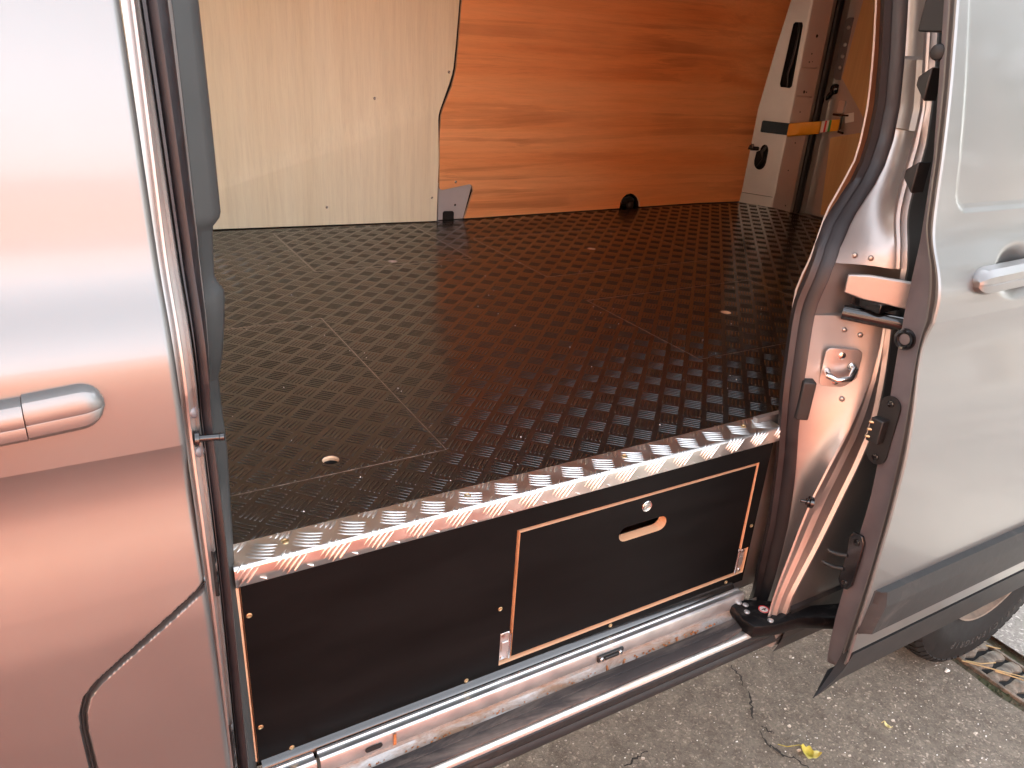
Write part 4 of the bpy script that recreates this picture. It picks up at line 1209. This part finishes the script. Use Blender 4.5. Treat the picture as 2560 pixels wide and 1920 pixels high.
# drain channel with iron grate bars
dg_ = thing('drain_grate', (1.916, -.3, GZ), 'weathered iron drain grate beside the rear wheel', 'drain')
add('grate_frame', MB().box(1.848, 1.858, -1.2, .35, GZ - .02, GZ - .002).box(1.974, 1.984, -1.2, .35, GZ - .02, GZ - .002), 'iron', dg_, bevel=.002)
add('channel_bed', sheet(1.855, 1.977, -1.2, .35, GZ - .011), 'dark_void', dg_)
gb = MB()
prof = []
for k in range(13):
    t = k / 12; prof.append((t, .004 * math.sin(t * math.pi) + .0020 * math.sin(t * 19)))
secs = []
for t, h in prof:
    x = -.060 + .120 * t
    secs.append([(x, -.017 + .005 * math.sin(t * 12.6), -.012), (x, -.017 + .005 * math.sin(t * 12.6), h - .003), (x, -.008, h + .001), (x, .008 + .004 * math.sin(t * 9), h), (x, .016, h - .003), (x, .016, -.012)])
gb.loft(secs, closed=True, cap=True)
GB = mesh_from(gb, 'grate_bar', ['iron'], smooth=35)
for k in range(32):
    put('grate_bar', GB, (1.916, .32 - k * .0475, GZ - .004), dg_)

def leaf(cx, cy, L, W, ang, lobes, curl, stem):
    m = MB(); c, s = math.cos(ang), math.sin(ang); N = 15; top, mid = [], []
    secs = []
    for i in range(N):
        t = i / (N - 1); w = W * (math.sin(math.pi * t ** .75) ** .8 + .02) * (1 + lobes * math.sin(t * 16 + 1))
        row = []
        for q in (-1, -.5, 0, .5, 1):
            u = (t - .5) * L + lobes * .02 * abs(q); v = q * w
            z = GZ + .0035 + curl * (t - .5) ** 2 * .8 + .35 * abs(v) * (1 if q else 0) + .0012 * math.sin(t * 9 + q * 3)
            row.append((cx + u * c - v * s, cy + u * s + v * c, z))
        secs.append(row)
    m.loft(secs)
    m.loft([[(x, y, z - .0006) for x, y, z in r] for r in secs])
    p0 = secs[0][2]; dx, dy = -c, -s
    m.tube([(p0[0], p0[1], p0[2]), (p0[0] + dx * stem * .5, p0[1] + dy * stem * .5 + .002, GZ + .004), (p0[0] + dx * stem, p0[1] + dy * stem, GZ + .003)], .0009, 6)
    return m
add('fallen_leaf', leaf(1.199, -.050, .046, .0165, R(-52), .22, .10, .045), 'leaf_yellow', smooth=60, label='yellow lobed leaf with a thin stalk lying on the tarmac', cat='leaf', group='fallen leaves on the drive')
add('fallen_leaf', leaf(1.444, -.084, .021, .0050, R(-80), .03, .05, .004), 'leaf_pale', smooth=60, label='small pale yellow leaf lying alone on the tarmac', cat='leaf', group='fallen leaves on the drive')
add('paper_scrap', MB().add([(1.755, -.034, GZ + .001), (1.770, -.030, GZ + .004), (1.772, -.040, GZ + .002), (1.762, -.044, GZ + .006), (1.754, -.040, GZ + .002), (1.763, -.037, GZ + .009)], [(0, 1, 5), (1, 2, 5), (2, 3, 5), (3, 4, 5), (4, 0, 5), (4, 3, 2, 1, 0)]), 'white_chip', label='tiny white paper scrap in front of the rear tyre', cat='scrap')
st_ = [([(1.832, -.034), (1.877, -.094), (1.925, -.155)], 'longest straw stalk lying across the drain grate'), ([(1.842, -.040), (1.868, -.068), (1.905, -.085)], 'bent straw stalk crossing the drain edge near the tyre'), ([(1.955, -.030), (1.965, -.048), (1.972, -.060)], 'short pale twig at the far side of the drain grate'),
       ([(1.880, -.100), (1.91, -.15), (1.93, -.21)], 'straw stalk at the near end of the drain grate')]
for P, lab in st_:
    add('straw_stalk', MB().tube([(x, y, GZ + .006 + .003 * i) for i, (x, y) in enumerate(P)], [.0022, .0018, .0012], 6), 'straw', label=lab, cat='straw', group='straw stalks on the drain', smooth=60)
rn = random.Random(8); mb = MB()
for i in range(260):
    x, y = rn.uniform(1.815, 1.86) if rn.random() < .7 else rn.uniform(1.97, 2.02), rn.uniform(-.4, .1); s = rn.uniform(.002, .007); a = rn.uniform(0, 6.28)
    V = [(x + s * math.cos(a + k * 2.1) * rn.uniform(.5, 1.4), y + s * math.sin(a + k * 2.1) * rn.uniform(.5, 1.4), GZ - .010) for k in range(3)] + [(x, y, GZ - .010 + s * .6)]
    mb.add(V, [(0, 1, 3), (1, 2, 3), (2, 0, 3)])
add('drain_debris', mb, 'dirt', kind='stuff', label='soil and leaf debris along the edge of the drain', cat='debris')

# ------------------------------------------------------------------ unseen surroundings, added for reflections and light
hs = thing('added_brick_house', (-7.8, -6.2, GZ), 'unseen two-storey red brick house across the drive, added for warm reflections in the van paint', 'house')  # unseen house added for warm reflections and bounce light
add('wall', MB().box(-15.5, -3.2, -8.2, -4.2, GZ, 4.5), 'brick_wall', hs)
add('roof', MB().add([(-15.8, -3.9, 4.5), (-2.9, -3.9, 4.5), (-2.9, -8.5, 4.5), (-15.8, -8.5, 4.5), (-14.0, -6.2, 6.4), (-4.7, -6.2, 6.4)], [(0, 1, 5, 4), (2, 3, 4, 5), (1, 2, 5), (3, 0, 4), (3, 2, 1, 0)]), 'roof_tile', hs)
for x0, x1, z0, z1 in ((-6.9, -5.3, 0.1, 1.3), (-11.6, -10.0, .1, 1.3), (-6.9, -5.3, 2.6, 3.7), (-11.6, -10.0, 2.6, 3.7)):
    f = add('window', MB().box(x0, x1, -4.22, -4.16, z0, z1), 'white_paint', hs)
    add('pane', MB().box(x0 + .08, (x0 + x1) / 2 - .04, -4.17, -4.152, z0 + .08, z1 - .08).box((x0 + x1) / 2 + .04, x1 - .08, -4.17, -4.152, z0 + .08, z1 - .08), 'window_glass', f)
add('door', MB().box(-9.0, -8.1, -4.22, -4.17, GZ, 1.15), 'white_paint', hs)
gw = thing('added_garden_wall', (-.1, -4.3, GZ), 'unseen low red brick garden wall, added for the pink reflection in the front door', 'wall')  # unseen wall added for the pink zone in the front door paint
add('brickwork', MB().box(-3.18, 1.5, -4.42, -4.2, GZ, .92), 'brick_wall', gw)
add('coping', MB().box(-3.18, 1.54, -4.46, -4.16, .92, .98), 'pavement', gw)

def tree(x, y, h, r, seed, label):  # unseen trees added to darken door reflections and shade the ground they mirror
    rn = random.Random(seed)
    t = thing('added_tree', (x, y, GZ), label, 'tree', 'unseen trees added beside the drive')
    m = MB().tube([(x, y, GZ), (x + .05, y, GZ + h * .2), (x - .05, y + .06, GZ + h * .45), (x + .05, y, GZ + h * .8)], [.16, .13, .09, .03], 9)
    for k in range(7):
        a = rn.uniform(0, 6.28); z0 = GZ + h * rn.uniform(.25, .5)
        m.tube([(x, y, z0), (x + r * .4 * math.cos(a), y + r * .4 * math.sin(a), z0 + h * .15), (x + r * .8 * math.cos(a), y + r * .8 * math.sin(a), z0 + h * .25)], [.06, .04, .015], 6)
    add('trunk', m, 'rim', t, smooth=60)
    c = MB(); cl = []
    for k in range(26):
        a, b_, q = rn.uniform(0, 6.28), rn.uniform(-.9, 1.2), rn.uniform(.35, 1)
        cl.append((x + r * q * math.cos(a) * math.cos(b_), y + r * q * math.sin(a) * math.cos(b_), GZ + h * .62 + h * .36 * q * math.sin(b_)))
    for k in range(5200):
        cx, cy, cz_ = rn.choice(cl); d = r * .30
        p = Vector((cx + rn.gauss(0, d * .6), cy + rn.gauss(0, d * .6), cz_ + rn.gauss(0, d * .5)))
        u = Vector((rn.gauss(0, 1), rn.gauss(0, 1), rn.gauss(0, 1))).normalized(); w = u.orthogonal().normalized(); l = rn.uniform(.05, .09)
        c.add([p - u * l, p + w * l * .5, p + u * l, p - w * l * .5], [(0, 1, 2, 3)])
    add('crown', c, 'hedge', t, recalc=False)
ga = thing('added_brick_garage', (-6.2, 1.0, GZ), 'unseen low red brick garage, added ahead of the van nose for warm light', 'garage')  # unseen garage added to send warm light in through the windscreen
add('wall', MB().box(-8.0, -4.4, -3.6, 6.0, GZ, 2.0), 'brick_side', ga)
add('roof', MB().box(-8.2, -4.2, -3.8, 6.2, 2.0, 2.12), 'roof_tile', ga)
tree(6.6, 1.9, 4.8, 2.0, 1, 'broad unseen tree, added behind the rear of the van to shade the ground')
tree(6.6, -3.2, 4.6, 1.7, 2, 'unseen green tree, added to darken the reflection in the sliding door')
tree(9.6, -1.6, 5.6, 2.1, 3, 'tallest unseen green tree, farthest from the van, added for the door reflection')
